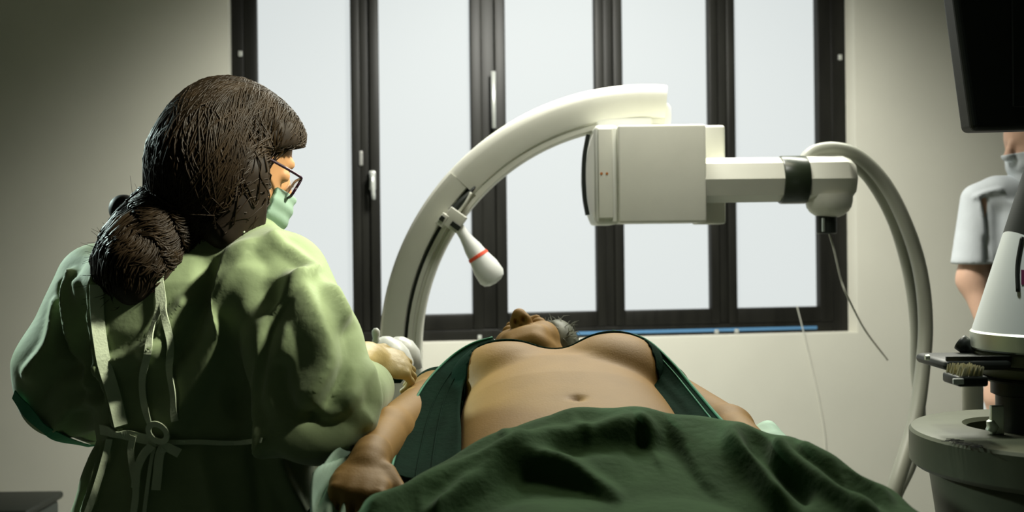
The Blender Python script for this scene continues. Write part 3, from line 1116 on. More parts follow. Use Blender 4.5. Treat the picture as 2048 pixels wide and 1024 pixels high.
sb = dr.modifiers.new('sub', 'SUBSURF'); sb.levels = 1; sb.render_levels = 1
tag(dr, 'dark green surgical drape spread over the hips and legs in the foreground', 'drape')

# table sheet, hanging at the nurse's side
ts = sheet_between([(765, 830, 1.82), (735, 868, 1.70), (700, 890, 1.6), (660, 915, 1.52), (632, 938, 1.46), (622, 985, 1.42), (626, 1050, 1.38), (640, 1150, 1.34)],
                   [(800, 850, 1.80), (760, 885, 1.69), (730, 925, 1.6), (700, 965, 1.5), (690, 1000, 1.43), (690, 1030, 1.40), (690, 1080, 1.36), (690, 1160, 1.34)], 'table_sheet', M['sheet'], None, nx=24, n=10, sag=.012, wr=.012, seed=8)
tag(ts, 'light green sheet hanging off the table beside the nurse', 'sheet')
ts2 = sheet_between([(1500, 862, 1.72), (1525, 846, 1.74), (1545, 845, 1.74), (1565, 866, 1.72)], [(1500, 900, 1.60), (1530, 890, 1.60), (1560, 890, 1.60), (1600, 900, 1.58)], 'table_sheet', M['sheet'], None, nx=8, n=5, sag=.0, wr=.002, seed=2)
tag(ts2, 'small pale green sheet corner peeking up behind the dark drape', 'sheet')

# ================================================================== NURSE
nur = thing('person', (-.53, 1.80, 0), 'nurse in green gown, mask and glasses, seen from behind, bending to the patient', 'person')
HC = P(474, 318, 1.79)
fw = Vector((.76, .48, -.44)).normalized()
upn = Vector((.36, .20, 1.0)); upn = (upn - fw * upn.dot(fw)).normalized()
rn = fw.cross(upn).normalized()     # her right
def nl(f_, r_, u_):
    return HC + fw * f_ + rn * r_ + upn * u_
Rn = [list(fw), list(rn), list(upn)]
nh_ = U(.02, ell(nl(-.012, 0, .025), (.096, .076, .088), Rn), ell(nl(.022, 0, -.04), (.070, .064, .080), Rn),
        cone(nl(.065, -.018, -.098), nl(.065, .018, -.098), .024, .024),
        cone(nl(.0, .055, -.05), nl(.045, .03, -.09), .024, .02), cone(nl(.0, -.055, -.05), nl(.045, -.03, -.09), .024, .02))
nh_ = U(.012, nh_, cone(nl(.082, 0, .02), nl(.108, 0, -.024), .008, .012), cone(nl(.078, -.03, .028), nl(.078, .03, .028), .009, .009),
        cone(nl(.078, -.018, -.06), nl(.078, .018, -.06), .014, .014))
for s in (-1, 1):
    nh_ = SUB(.012, nh_, ell(nl(.094, .032 * s, .005), (.016, .018, .012), Rn))
    nh_ = U(.006, nh_, ell(nl(.074, .032 * s, .005), (.013, .015, .012), Rn))
    nh_ = U(.008, nh_, ell(nl(-.005, .078 * s, -.01), (.018, .010, .030), Rn))
neckn = cone(nl(-.035, 0, -.06), P(420, 500, 1.79), .056, .064)
S_R, E_R, W_R = P(572, 560, 1.72), P(630, 805, 1.64), P(705, 748, 1.88)
S_L, E_L, W_L = P(205, 560, 1.86), P(110, 765, 1.80), P(250, 800, 2.08)
tz = lambda y: P(390, y, 1.79).z
nb = U(.04, loft(2, [(tz(545), -.545, 1.79, .15, .085), (tz(640), -.54, 1.79, .155, .10), (tz(760), -.535, 1.79, .135, .09), (tz(870), -.53, 1.79, .13, .09), (tz(1020), -.52, 1.79, .165, .11), (.78, -.52, 1.79, .165, .11)]),
       cone(S_R, E_R, .046, .04), cone(E_R, W_R, .04, .028), cone(S_L, E_L, .046, .04), cone(E_L, W_L, .04, .028), neckn,
       cone((-.61, 1.80, .80), (-.61, 1.80, .47), .085, .055), cone((-.61, 1.80, .47), (-.61, 1.82, .08), .055, .038),
       cone((-.44, 1.80, .80), (-.44, 1.80, .47), .085, .055), cone((-.44, 1.80, .47), (-.44, 1.82, .08), .055, .038),
       cone((-.61, 1.80, .045), (-.60, 1.96, .03), .038, .028), cone((-.44, 1.80, .045), (-.41, 1.95, .03), .038, .028))
nfull = lambda p: smin(nb(p), nh_(p), .02)
zc = HC.z - .13
parts = [nets(nfull, (-.95, 1.45, .0), (-.1, 2.25, zc + .01), .011), nets(nfull, (-.68, 1.58, zc - .002), (-.28, 2.0, HC.z + .16), .0045)]
Vn, Qn = joinVQ(*parts)
link('body', fast_mesh(Vn, Qn), M['skin_n'], nur)

# gown
gsec = [
    (tz(486), -.545, 1.79, .115, .075),
    (tz(510), -.545, 1.79, .165, .095),
    (tz(560), -.545, 1.79, .190, .118),
    (tz(650), -.540, 1.79, .195, .130),
    (tz(760), -.535, 1.79, .180, .122),
    (tz(870), -.530, 1.79, .172, .118),
    (tz(940), -.535, 1.79, .190, .130),
    (tz(1024), -.54, 1.79, .205, .145),
    (.70, -.54, 1.79, .225, .165),
    (.42, -.54, 1.79, .245, .185)]
gt = loft(2, gsec)
colr = cone(P(360, 492, 1.80), P(490, 488, 1.77), .062, .06)
sleR = U(.03, cone(P(560, 560, 1.73), P(608, 700, 1.66), .082, .088), cone(P(608, 700, 1.66), P(640, 812, 1.64), .088, .088), cone(P(640, 805, 1.65), P(733, 777, 1.88), .088, .050),
         cone(P(620, 690, 1.68), P(680, 750, 1.84), .066, .042))
sleL = U(.03, cone(P(200, 570, 1.86), P(135, 740, 1.80), .075, .082), cone(P(135, 740, 1.80), P(125, 800, 1.80), .082, .060), cone(P(130, 780, 1.80), P(215, 830, 1.98), .068, .06))
gsdf = U(.035, gt, colr, sleR, sleL)
gsdf = SUB(.01, gsdf, cone((-.54, 1.79, .30), (-.54, 1.79, .60), .19, .12))
Vw, Qw = nets(gsdf, (-1.05, 1.4, .38), (-.1, 2.2, 1.45), .0062)
g_folds = [
    ('s', .012, 26, [(618, 561), (570, 603), (530, 641), (510, 700), (507, 773), (520, 830), (547, 880)]),
    ('t', .022, (34, 60), [(500, 545), (459, 632), (400, 760), (358, 838)]),
    ('t', -.016, 45, [(545, 600), (512, 700), (480, 800)]),
    ('t', .016, (40, 26), [(372, 608), (335, 655), (303, 705)]),
    ('t', .012, (20, 40), [(221, 722), (260, 710), (305, 688)]),
    ('t', .016, (30, 45), [(545, 490), (480, 520), (466, 570), (440, 640)]),
    ('t', -.012, 34, [(420, 540), (410, 620), (370, 700)]),
    ('t', .010, 20, [(556, 488), (600, 520), (640, 575), (680, 640)]),
    ('t', .020, (36, 50), [(600, 575), (640, 660), (652, 735), (625, 805)]),
    ('t', -.018, 34, [(690, 670), (700, 735), (665, 790), (620, 830)]),
    ('t', .014, (40, 30), [(660, 600), (692, 690), (705, 745), (695, 790)]),
    ('t', .010, (20, 40), [(750, 745), (765, 775), (770, 805)]),
    ('t', -.012, 30, [(560, 740), (570, 800), (640, 850), (700, 850)]),
    ('t', .012, 34, [(545, 870), (600, 900), (660, 890), (730, 840)]),
    ('t', .016, (18, 10), [(192, 560), (192, 640), (206, 720), (228, 790), (240, 850)]),
    ('t', -.018, 16, [(165, 610), (176, 700), (200, 790)]),
    ('t', .016, (14, 16), [(150, 550), (140, 620), (160, 700), (185, 770)]),
    ('t', -.014, 14, [(128, 570), (128, 640), (145, 710)]),
    ('t', .014, 22, [(60, 745), (100, 690), (120, 610)]),
    ('t', -.014, 30, [(80, 800), (120, 750), (170, 730)]),
    ('t', .012, 20, [(110, 850), (140, 810), (190, 800)]),
    ('t', .014, (14, 10), [(222, 880), (200, 950), (176, 1030)]),
    ('t', -.014, 12, [(200, 890), (178, 960), (158, 1030)]),
    ('t', .012, 14, [(180, 900), (152, 980), (140, 1030)]),
    ('t', .012, 24, [(545, 890), (565, 960), (600, 1030)]),
    ('t', -.008, 24, [(510, 900), (520, 1030)]),
    ('t', .008, 30, [(400, 900), (430, 1030)]),
]
Vw = folds(Vw, Qw, [(k_, h_ * 1.5, w_, p_) for k_, h_, w_, p_ in g_folds])
Nw = vnormals(Vw, Qw)
nz = (np.sin(Vw[:, 0] * 41 + Vw[:, 2] * 23) * np.sin(Vw[:, 2] * 31 - Vw[:, 0] * 17 + Vw[:, 1] * 13) * .0007)
Vw = Vw + Nw * nz[:, None]
Vw = smooth(Vw, Qw, 1)
gown = link('gown', fast_mesh(Vw, Qw), M['gown'], nur)
gb = bvh_of(Vw, Qw)

def on_gown(pix, off=.004, n=8):
    out, nrm = [], []
    for q in spline(pix, n):
        o_ = off if len(q) < 3 else q[2]
        p, nr = hit(gb, q[0], q[1], o_)
        if p is not None:
            out.append(p); nrm.append(nr)
    # smooth the little jumps
    for _ in range(6):
        for i in range(1, len(out) - 1):
            out[i] = (out[i - 1] + out[i] * 2 + out[i + 1]) / 4
    return out, nrm
def tape(pix, width, name, parent, off=.004, m=None, n=8, lift=None):
    pts, nr = on_gown(pix, off, n)
    sides = []
    for i, p in enumerate(pts):
        t = (pts[min(i + 1, len(pts) - 1)] - pts[max(i - 1, 0)]).normalized()
        sides.append(t.cross(nr[i]))
    for _ in range(4):
        sides = [(sides[max(i - 1, 0)] + sides[i] * 2 + sides[min(i + 1, len(sides) - 1)]).normalized() for i in range(len(sides))]
    if lift:
        for i in range(len(pts)):
            pts[i] = pts[i] + nr[i] * lift(i / (len(pts) - 1))
    return B().strip(pts, width, .002, side=sides).build(name, m or M['tie'], parent, False)
px_m = 1.79 / F
tape([(344, 478), (338, 505), (326, 540), (320, 585), (322, 620), (300, 690), (288, 750), (292, 810), (308, 852)], 13 * px_m, 'neck_tie', gown, .006)
tape([(348, 476), (345, 500), (340, 525)], 12 * px_m, 'neck_tie', gown, .010)
tape([(322, 560), (330, 610), (336, 660), (340, 730), (352, 790), (350, 840)], 13 * px_m, 'neck_tie', gown, .006)
tape([(192, 570), (194, 640), (207, 720), (226, 790), (240, 850)], 24 * px_m, 'back_facing', gown, .006)
tape([(220, 880), (200, 950), (176, 1024), (165, 1060)], 12 * px_m, 'back_facing', gown, .006)
tape([(350, 466), (400, 468), (450, 467), (492, 466)], 9 * px_m, 'collar_band', gown, .004)
tape([(210, 856), (240, 862), (275, 870), (300, 876), (330, 878)], 19 * px_m, 'waist_tie', gown, .009)
tape([(330, 880), (380, 884), (450, 885), (525, 882)], 9 * px_m, 'waist_tie', gown, .005)
tape([(275, 868), (270, 900), (274, 940), (280, 980), (275, 1024), (273, 1060)], 13 * px_m, 'waist_tie', gown, .012)
tape([(318, 880), (300, 905), (285, 940), (282, 975)], 16 * px_m, 'waist_tie', gown, .018)
tape([(318, 880), (308, 920), (301, 970), (294, 1024), (292, 1060)], 7 * px_m, 'waist_tie', gown, .010)
tape([(335, 878), (326, 910), (322, 945), (318, 980)], 17 * px_m, 'waist_tie', gown, .014)
tape([(328, 878), (345, 888), (367, 906)], 17 * px_m, 'waist_tie', gown, .020)
# bow loop
c0, nr0 = hit(gb, 330, 856, .016)
ri = []
for i in range(33):
    a = 2 * math.pi * i / 32
    ri.append(c0 + Vector((math.cos(a) * 21 * px_m, 0, math.sin(a) * 21 * px_m * .85)) + nr0 * (.006 * math.sin(a + 1)))
B().strip(ri, 11 * px_m, .002, side=[(p - c0).normalized() for p in ri]).build('bow_loop', M['tie'], gown)
# cuff trim of the left sleeve
tape([(36, 786), (62, 822), (106, 862), (150, 880), (186, 884)], 26 * px_m, 'cuff', gown, .007, M['gown_in'])

# mask
fo = lambda p: nh_(p)
A_ = np.array(list(fw)); U_ = np.array(list(upn)); H_ = np.array(list(HC)); Rr_ = np.array(list(rn))
face_box = U(.03, ell(nl(.040, 0, -.058), (.083, .070, .070), Rn), cone(nl(.102, 0, -.02), nl(.09, 0, -.09), .016, .022))
def mask_f(p):
    q = p - H_
    f_, u_, r2 = q @ A_, q @ U_, np.abs(q @ Rr_)
    d = np.minimum(nh_(p) - .005, face_box(p))
    d = np.maximum(d, u_ - (-.018 + .10 * (f_ - .10)))
    d = np.maximum(d, np.where(u_ > -.07, .068, .068 + (u_ + .07) * 1.2) - f_)
    d = np.maximum(d, -.135 - u_)
    return d
Vm, Qm = nets(mask_f, HC - Vector((.18, .18, .2)), HC + Vector((.2, .2, .1)), .0032)
pl_u = (Vm - H_) @ U_
Vm = Vm + vnormals(Vm, Qm) * (np.sin(pl_u * 260) * .0012)[:, None]
mk = link('face_mask', fast_mesh(Vm, Qm), M['mask'], nur)
for s in (1, -1):
    B().tube(spline([nl(.055, .066 * s, -.03), nl(.035, .078 * s, -.012), nl(.01, .086 * s, .005), nl(-.012, .084 * s, .012)], 5), .0014, 6).build('ear_loop', M['plastic'], mk, True)

# glasses
gl = B()
for s in (1, -1):
    pts = []
    for i in range(25):
        a = 2 * math.pi * i / 24
        ca_, sa_ = math.cos(a), math.sin(a)
        e = 5
        k = (abs(ca_) ** e + abs(sa_) ** e) ** (-1 / e)
        r_x, u_x = .027 * ca_ * k, .019 * sa_ * k
        pts.append(nl(.104 - .008 * abs(.036 + r_x) / .06 + .12 * u_x, s * (.036 + r_x), -.008 + u_x))
    gl.tube(pts, .0024, 6)
gl.tube(spline([nl(.104, -.01, .0), nl(.108, 0, .003), nl(.104, .01, .0)], 4), .002, 6)
go = gl.build('glasses', M['gframe'], nur, True)
for s in (1, -1):
    tmp = spline([nl(.096, .063 * s, .008), nl(.090, .072 * s, .010), nl(.045, .080 * s, .010), nl(.0, .083 * s, .008), nl(-.02, .082 * s, -.01)], 5)
    B().tube(tmp, .0020, 6, 1.6).build('temple_arm', M['gframe'], go, True)
    V = [nl(.097, s * .012, .008), nl(.095, s * .06, .008), nl(.093, s * .06, -.024), nl(.097, s * .012, -.024)]
    V2 = [v + fw * .0015 for v in V]
    B().add(V + V2, [(0, 1, 2, 3), (7, 6, 5, 4), (0, 4, 5, 1), (1, 5, 6, 2), (2, 6, 7, 3), (3, 7, 4, 0)]).build('lens', M['lens'], go)

# hair
napx = P(385, 440, 1.76)
hcore = U(.03,
    ell(nl(-.022, 0, .030), (.108, .092, .098), Rn),
    ell(nl(-.045, .012, -.030), (.098, .094, .100), Rn),
    ell(nl(.026, 0, .060), (.068, .076, .050), Rn),
    ell(nl(.012, .058, -.055), (.062, .040, .085), Rn),
    ell(P(440, 420, 1.755), (.080, .055, .055)),
    ell(P(360, 395, 1.77), (.045, .05, .05)))
tail_pts = [(375, 425, 1.75), (332, 455, 1.735), (296, 490, 1.715), (276, 535, 1.70), (274, 580, 1.69)]
tp = [P(*q) for q in tail_pts]
tr = [.050, .056, .058, .056, .028]
tail = U(.02, *[cone(tp[i], tp[i + 1], tr[i], tr[i + 1]) for i in range(4)], cone(P(250, 420, 1.75), P(300, 445, 1.74), .026, .045), cone(P(228, 500, 1.72), P(222, 548, 1.71), .030, .024))
# the face stays free
hcore = U(.02, hcore, cone(nl(.005, .075, -.03), nl(.02, .062, -.125), .034, .034))
hcore = U(.02, hcore, ell(nl(.035, .055, -.05), (.055, .032, .080), Rn), ell(nl(.035, -.055, -.05), (.055, .032, .080), Rn))
def face_free(p):
    q = p - np.array(list(HC))
    f_, u_ = q @ np.array(list(fw)), q @ np.array(list(upn))
    return np.maximum((.028 - .48 * u_ - f_) * .9, (u_ - (.018 + .75 * (f_ - .016))) * .8)
hcore = SUB(.008, hcore, face_free)
hsdf = U(.025, hcore, tail)
Vr, Qr = nets(hsdf, (-.86, 1.55, 1.20), (-.28, 1.98, 1.70), .0048)
Nr = vnormals(Vr, Qr)
# strand relief running backwards and down
nape = np.array(list(tp[0]))
q = Vr - H_
ang = np.arctan2(q @ U_, -(q @ A_) + .05) 
rel = np.sin(Vr[:, 0] * 90 + Vr[:, 2] * 60) * .0008
Vr = Vr + Nr * rel[:, None]
hair = link('hair', fast_mesh(Vr, Qr), M['hair'], nur)

def on_hair(p, off):
    for _ in range(4):
        pp = np.array([list(p)], np.float32)
        e = .002
        d0 = hsdf(pp)[0]
        g = np.array([(hsdf(pp + np.eye(3, dtype=np.float32)[k] * e)[0] - d0) / e for k in range(3)])
        g = g / max(np.linalg.norm(g), 1e-6)
        p = Vector(np.array(list(p)) - (d0 - off) * g * .9)
    return p
def on_hair_many(Pn, off, it=4):
    Pn = Pn.astype(np.float32)
    for _ in range(it):
        e = .002
        d0 = hsdf(Pn)
        g = np.stack([(hsdf(Pn + np.eye(3, dtype=np.float32)[k] * e) - d0) / e for k in range(3)], 1)
        g /= np.maximum(np.linalg.norm(g, axis=1), 1e-6)[:, None]
        Pn = (Pn - (d0 - off)[:, None] * g * .9).astype(np.float32)
    return Pn
# locks from the parting over the head to the gathered tail
starts, ends = [], []
nl_ = 1100
K = 12
paths = np.zeros((nl_, K, 3), np.float32)
for i in range(nl_):
    if rng.random() < .5:
        f0 = rng.uniform(-.06, .10)
        side = 1 if rng.random() < .72 else -1
        s_ = nl(f0, side * rng.uniform(.0, .03), .13)
        midf = nl(f0 * .55 + rng.uniform(-.06, .015), side * .11, rng.uniform(-.06, .04))
    else:
        s_ = nl(rng.uniform(-.08, .05), rng.uniform(-.06, .06), .125)
        midf = nl(rng.uniform(-.17, -.10), rng.uniform(-.09, .09), rng.uniform(-.02, .06))
    e_ = tp[0] + Vector((rng.uniform(-.03, .07), rng.uniform(-.06, .05), rng.uniform(-.03, .04)))
    for k, t in enumerate(np.linspace(0, 1, K)):
        a_ = (1 - t) ** 2; b_ = 2 * t * (1 - t); c_ = t * t
        paths[i, k] = list(s_ * a_ + midf * b_ + e_ * c_)
offs = rng.uniform(.0005, .004, nl_)
pp = on_hair_many(paths.reshape(-1, 3), np.repeat(offs, K)).reshape(nl_, K, 3)
b = B()
tp_r = np.array([.25, .6, .9, 1, 1, 1, 1, 1, 1, .9, .7, .3])
for i in range(nl_):
    r = rng.uniform(.0006, .0017)
    b.tube([Vector(x) for x in pp[i]], list(r * tp_r), 4, cap=False)
hs_ = b.build('hair_strands', M['lock'], hair, True)
hs_['kind'] = 'stuff'
# wavy locks of the tail
b = B()
nt_ = 900
K2 = 16
tpaths = np.zeros((nt_, K2, 3), np.float32)
toff = np.zeros((nt_, K2), np.float32)
for i in range(nt_):
    t0 = rng.uniform(-.1, .6)
    L = rng.uniform(.3, .6)
    a0 = rng.uniform(0, 6.28)
    wv = rng.uniform(.004, .012)
    fr = rng.uniform(18, 23)
    ph_ = a0 * 3 + rng.uniform(-.5, .5)
    for k in range(K2):
        t = min(1.0, max(0, t0 + L * k / (K2 - 1)))
        x = t * 4
        j = min(3, int(x)); fr_ = x - j
        c = tp[j].lerp(tp[j + 1], fr_)
        r = (tr[j] * (1 - fr_) + tr[j + 1] * fr_)
        tn = (tp[j + 1] - tp[j]).normalized()
        e1 = tn.cross(Vector((0, 1, 0))).normalized(); e2 = tn.cross(e1)
        a = a0 + wv * 14 * math.sin(fr * t + ph_)
        tpaths[i, k] = list(c + (e1 * math.cos(a) + e2 * math.sin(a)) * r + tn * wv * math.cos(fr * t + ph_))
        toff[i, k] = .001 + .006 * (.5 + .5 * math.sin(fr * t * 1.0 + ph_ + 1.5)) * rng.uniform(.7, 1.1)
tpp = on_hair_many(tpaths.reshape(-1, 3), toff.reshape(-1)).reshape(nt_, K2, 3)
for i in range(nt_):
    rr_ = rng.uniform(.0007, .0018)
    b.tube([Vector(x) for x in tpp[i]], [.0003 + rr_ * math.sin(math.pi * min(1, .08 + k / K2)) for k in range(K2)], 4, cap=False)
# flyaways
for i in range(170):
    j = rng.integers(0, 4)
    c = tp[j].lerp(tp[j + 1], rng.random())
    a = rng.uniform(1.6, 4.6)
    d_ = Vector((math.cos(a), rng.uniform(-.5, .5), math.sin(a) * .8 + .2)).normalized()
    p0_ = c + d_ * tr[j] * .95
    L = rng.uniform(.012, .038)
    e_ = Vector(rng.normal(0, .6, 3))
    b.tube([p0_, p0_ + d_ * L * .5 + e_ * .004, p0_ + d_ * L + e_ * .014], [.0006, .0005, .0002], 3, cap=False)
ht = b.build('tail_strands', M['lock'], hair, True)
ht['kind'] = 'stuff'

# gloved right hand on the patient's shoulder
WG = P(735, 716, 1.93)
dG = Vector((.72, .50, -.22))
gh = hand_sdf(WG, dG, Vector((.10, -.60, .75)), Vector((-.3, .7, .2)), spread=.012, curls=(.45, .6, .4), sc_=.84)
gcuff = cone(P(705, 735, 1.88), WG, .034, .030)
gsd = U(.012, gh, gcuff)
Vv, Qv = nets(gsd, WG - Vector((.13, .13, .16)), WG + Vector((.22, .22, .1)), .0028)
gv = link('glove', fast_mesh(Vv, Qv), M['glove'], nur)
# shoes
b = B()
b.box((-.665, 1.72, .0), (-.555, 2.0, .07), .03); b.box((-.495, 1.72, .0), (-.375, 1.99, .07), .03)
b.build('shoes', M['shoe'], nur, 'auto')

# instrument tray behind the nurse's arm with a domed white cap
tr_ = thing('instrument_stand', (-.42, 2.32, 0), 'instrument stand hidden behind the nurse beside the table', 'stand')
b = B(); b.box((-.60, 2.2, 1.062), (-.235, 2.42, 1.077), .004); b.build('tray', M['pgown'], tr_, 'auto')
b = B(); b.tube([(-.5, 2.3, .04), (-.5, 2.3, 1.062)], .015, 12); b.box((-.68, 2.15, .0), (-.32, 2.45, .04), .01); b.build('column', M['metal'], tr_, 'auto')
cp = thing('cap', (P(775, 700, 2.3).x, 2.3, 1.077), 'white domed plastic cap with a small knob behind the gloved hand', 'cap')
q = P(775, 690, 2.3)
b = B()
zz = 1.077
b.lathe((P(772, 690, 2.3).x, 2.3, zz), (0, 0, 1), [(0, .060), (.02, .060), (.045, .050), (.062, .034), (.072, .016), (.075, .008)], 24)
b.lathe((P(795, 690, 2.3).x, 2.34, zz), (0, 0, 1), [(0, .05), (.04, .045), (.06, .03), (.07, .010)], 20)
b.build('dome', M['plastic'], cp, True)
b = B()
q = P(752, 690, 2.28)
b.lathe((q.x, 2.28, zz + .045), (0, 0, 1), [(0, .014), (.028, .007), (.036, .009), (.044, .009), (.050, .004)], 16)
b.build('knob', M['plastic'], cp, True)
q0, q1 = P(762, 676, 2.36), P(782, 700, 2.36)
b = B(); b.box((q0.x, 2.36, zz), (q1.x, 2.39, q0.z), .003); o = b.build('dark_bottle', M['dark'], None, 'auto')
tag(o, 'small dark block behind the white domed cap', 'box')

# ================================================================== BYSTANDER AT THE RIGHT
BY = 3.25
by = thing('person', (1.68, BY, 0), 'bystander in white short-sleeved coat half hidden behind the machine', 'person')
bh = P(2066, 292, BY)
bfw = Vector((-.9, -.35, -.15)).normalized()
bup = Vector((-.1, 0, 1)); bup = (bup - bfw * bup.dot(bfw)).normalized()
brn = bfw.cross(bup)
def bl(f_, r_, u_): return bh + bfw * f_ + brn * r_ + bup * u_
Rb = [list(bfw), list(brn), list(bup)]
bhead = U(.02, ell(bl(-.01, 0, .03), (.095, .077, .09), Rb), ell(bl(.022, 0, -.04), (.066, .062, .085), Rb), cone(bl(.06, -.015, -.10), bl(.06, .015, -.10), .024, .024))
bhead = U(.01, bhead, cone(bl(.085, 0, .02), bl(.108, 0, -.015), .010, .012), cone(bl(.075, -.018, -.055), bl(.075, .018, -.055), .014, .014))
for s in (-1, 1):
    bhead = SUB(.012, bhead, ell(bl(.094, .032 * s, .01), (.016, .018, .012), Rb))
    bhead = U(.008, bhead, ell(bl(-.005, .078 * s, -.01), (.018, .010, .030), Rb))
zs = P(1960, 385, BY).z
bS = P(1955, 400, BY); bE = P(1944, 560, BY - .03); bW_ = P(1985, 680, BY - .12)
bS2 = Vector((bS.x + .40, BY + .02, bS.z)); bE2 = bS2 + Vector((.06, 0, -.28)); bW2 = bE2 + Vector((-.04, -.12, -.22))
bxc = bS.x + .2
bbody = U(.04, loft(2, [(.85, bxc, BY, .16, .11), (1.05, bxc, BY, .15, .10), (1.3, bxc, BY, .17, .11), (bS.z - .01, bxc, BY, .15, .08)]),
          cone(bS, bE, .048, .038), cone(bE, bW_, .038, .026), cone(bS2, bE2, .048, .038), cone(bE2, bW2, .038, .026), cone(bl(-.03, 0, -.06), (bxc, BY, bS.z + .02), .055, .06),
          cone((bxc - .09, BY, .85), (bxc - .09, BY, .45), .085, .055), cone((bxc - .09, BY, .45), (bxc - .09, BY, .07), .055, .04),
          cone((bxc + .09, BY, .85), (bxc + .09, BY, .45), .085, .055), cone((bxc + .09, BY, .45), (bxc + .09, BY, .07), .055, .04))
bhd = hand_sdf(bW_, (bW_ - bE), Vector((-1, 0, 0)), Vector((0, -1, 0)), curls=(.2, .3, .2))
bf = lambda p: np.minimum(smin(bbody(p), bhead(p), .02), smin(bhd(p), bbody(p), .01))
Vb, Qb = nets(bf, (bS.x - .14, BY - .35, 0), (bS2.x + .2, BY + .2, bh.z + .16), .009)
link('body', fast_mesh(Vb, Qb), M['skin_p'], by)
bc = U(.03, loft(2, [(.55, bxc, BY, .20, .14), (.85, bxc, BY, .185, .13), (1.05, bxc, BY, .175, .12), (1.3, bxc, BY, .19, .125), (bS.z - .01, bxc, BY, .165, .095)]),
       cone(bS, bS.lerp(bE, .78), .050, .064), cone(bS2, bS2.lerp(bE2, .78), .058, .066), cone(bS + Vector((.06, 0, .015)), bS2 + Vector((-.06, 0, .015)), .06, .06))
cut = bS.lerp(bE, .80).z
bc2 = lambda p: np.where((p[:, 2] < cut) & ((p[:, 0] < bxc - .185)), np.maximum(bc(p), cut - p[:, 2]), bc(p))
Vc, Qc = nets(bc2, (bS.x - .14, BY - .3, .5), (bS2.x + .2, BY + .2, bh.z), .008)
Vc = folds(Vc, Qc, [('r', .012, 5, [(1950, 395), (1975, 385), (2000, 380)]), ('r', -.012, 6, [(1968, 400), (1972, 440), (1978, 540)]), ('r', .010, 5, [(1958, 400), (1966, 430), (1972, 470)])])
link('coat', fast_mesh(Vc, Qc), M['coat'], by)
bH, bF, bU, bR = (np.array(list(x)) for x in (bh, bfw, bup, brn))
def bmask(p):
    q = p - bH
    f_, u_ = q @ bF, q @ bU
    return np.maximum(np.maximum(bhead(p) - .007, u_ + .012), np.maximum(.035 - f_, -.125 - u_))
Vk, Qk = nets(bmask, bh - Vector((.2, .2, .2)), bh + Vector((.2, .2, .1)), .005)
link('face_mask', fast_mesh(Vk, Qk), M['coat'], by)
hb = U(.02, ell(bl(-.03, 0, .045), (.10, .085, .09), Rb), ell(bl(-.06, 0, -.02), (.065, .08, .09), Rb))
Vhb, Qhb = nets(hb, bh - Vector((.2, .2, .2)), bh + Vector((.2, .2, .2)), .006)
link('hair', fast_mesh(Vhb, Qhb), M['hair_p'], by)
b = B()
b.box((bxc - .15, BY - .17, 0), (bxc - .03, BY + .08, .07), .03); b.box((bxc + .03, BY - .17, 0), (bxc + .15, BY + .08, .07), .03)
b.build('shoes', M['shoe'], by, 'auto')

# ================================================================== MACHINE AT THE RIGHT
MY = 1.55
ms = F / MY
ma = thing('equipment_stand', (.86, 1.66, 0), 'tall machine on a round grey plate with a white hood at the right edge', 'machine')
pc = P(2085, 905, MY + .10)
pcx, pcy = .850, 1.66
ztop = P(1822, 872, 1.62).z
# round plate: outline stretched, with a hole
def plate(z0, z1, R, hole, bev):
    n = 72
    outer = [(math.cos(2 * math.pi * i / n), math.sin(2 * math.pi * i / n)) for i in range(n)]
    hx, hy, hr = hole
    bb = B()
    V, Fc = [], []
    rings = [(R - bev * 2, z0, 0), (R - bev * .6, z0 + bev * .4, 0), (R, z0 + bev, 0), (R, z1 - bev * .6, 0), (R - bev * .3, z1 - bev * .2, 0), (R - bev, z1, 0), (hr + .006, z1, 1), (hr, z1 - .006, 1), (hr, z1 - .05, 1)]
    for r, z, w_ in rings:
        for (c_, s_) in outer:
            V.append((pcx + (hx if w_ else 0) + c_ * r, pcy + (hy if w_ else 0) + s_ * r, z))
    for i in range(len(rings) - 1):
        for k in range(n):
            k2 = (k + 1) % n
            Fc.append((i * n + k, i * n + k2, (i + 1) * n + k2, (i + 1) * n + k))
    Fc.append(tuple(reversed(range(n))))
    Fc.append(tuple(range((len(rings) - 1) * n, len(rings) * n)))
    return bb.add(V, Fc)
plate(ztop - .066, ztop, .212, (-.035, .045, .075), .012).build('round_plate', M['mach'], ma, 'auto')
B().lathe((pcx, pcy, ztop - .22), (0, 0, 1), [(0, .14), (.02, .165), (.145, .182), (.163, .182)], 48).build('lower_housing', M['mach'], ma, 'auto')
B().lathe((pcx, pcy, 0), (0, 0, 1), [(0, .26), (.05, .25), (.08, .10), (.1, .07), (ztop - .22, .07)], 40).build('pedestal', M['mach'], ma, 'auto')
# scuff mark on the plate
b = B()
for i in range(26):
    t = i / 25
    q0 = P(1895 + 60 * t + rng.uniform(-8, 8), 879 + 14 * t + rng.uniform(-3, 3), 1.0)
    dd = (ztop + .0006 - CAMZ) / (q0.z - CAMZ)
    c = Vector((q0.x * dd, dd, ztop + .0006))
    b.box(c - Vector((.006, .001, .0003)), c + Vector((.006, .001, .0003)))
b.build('scuff', M['mach_d'], ma)
cx_ = P(2048, 800, 1.66).x
q = P(2044, 880, 1.66)
B().lathe((q.x, 1.66, ztop - .03), (0, 0, 1), [(0, .043), (.03, .043), (.05, .038), (.085, .038), (.088, .045), (.115, .045), (.118, .036)], 32).build('collar', M['mach_d'], ma, 'auto')
q2 = P(2044, 700, 1.66)
B().lathe((q.x, 1.66, ztop + .085), (0, 0, 1), [(0, .026), (.13, .026)], 28).build('column', M['mach'], ma, 'auto')
q3 = P(1996, 890, 1.6)
b = B()
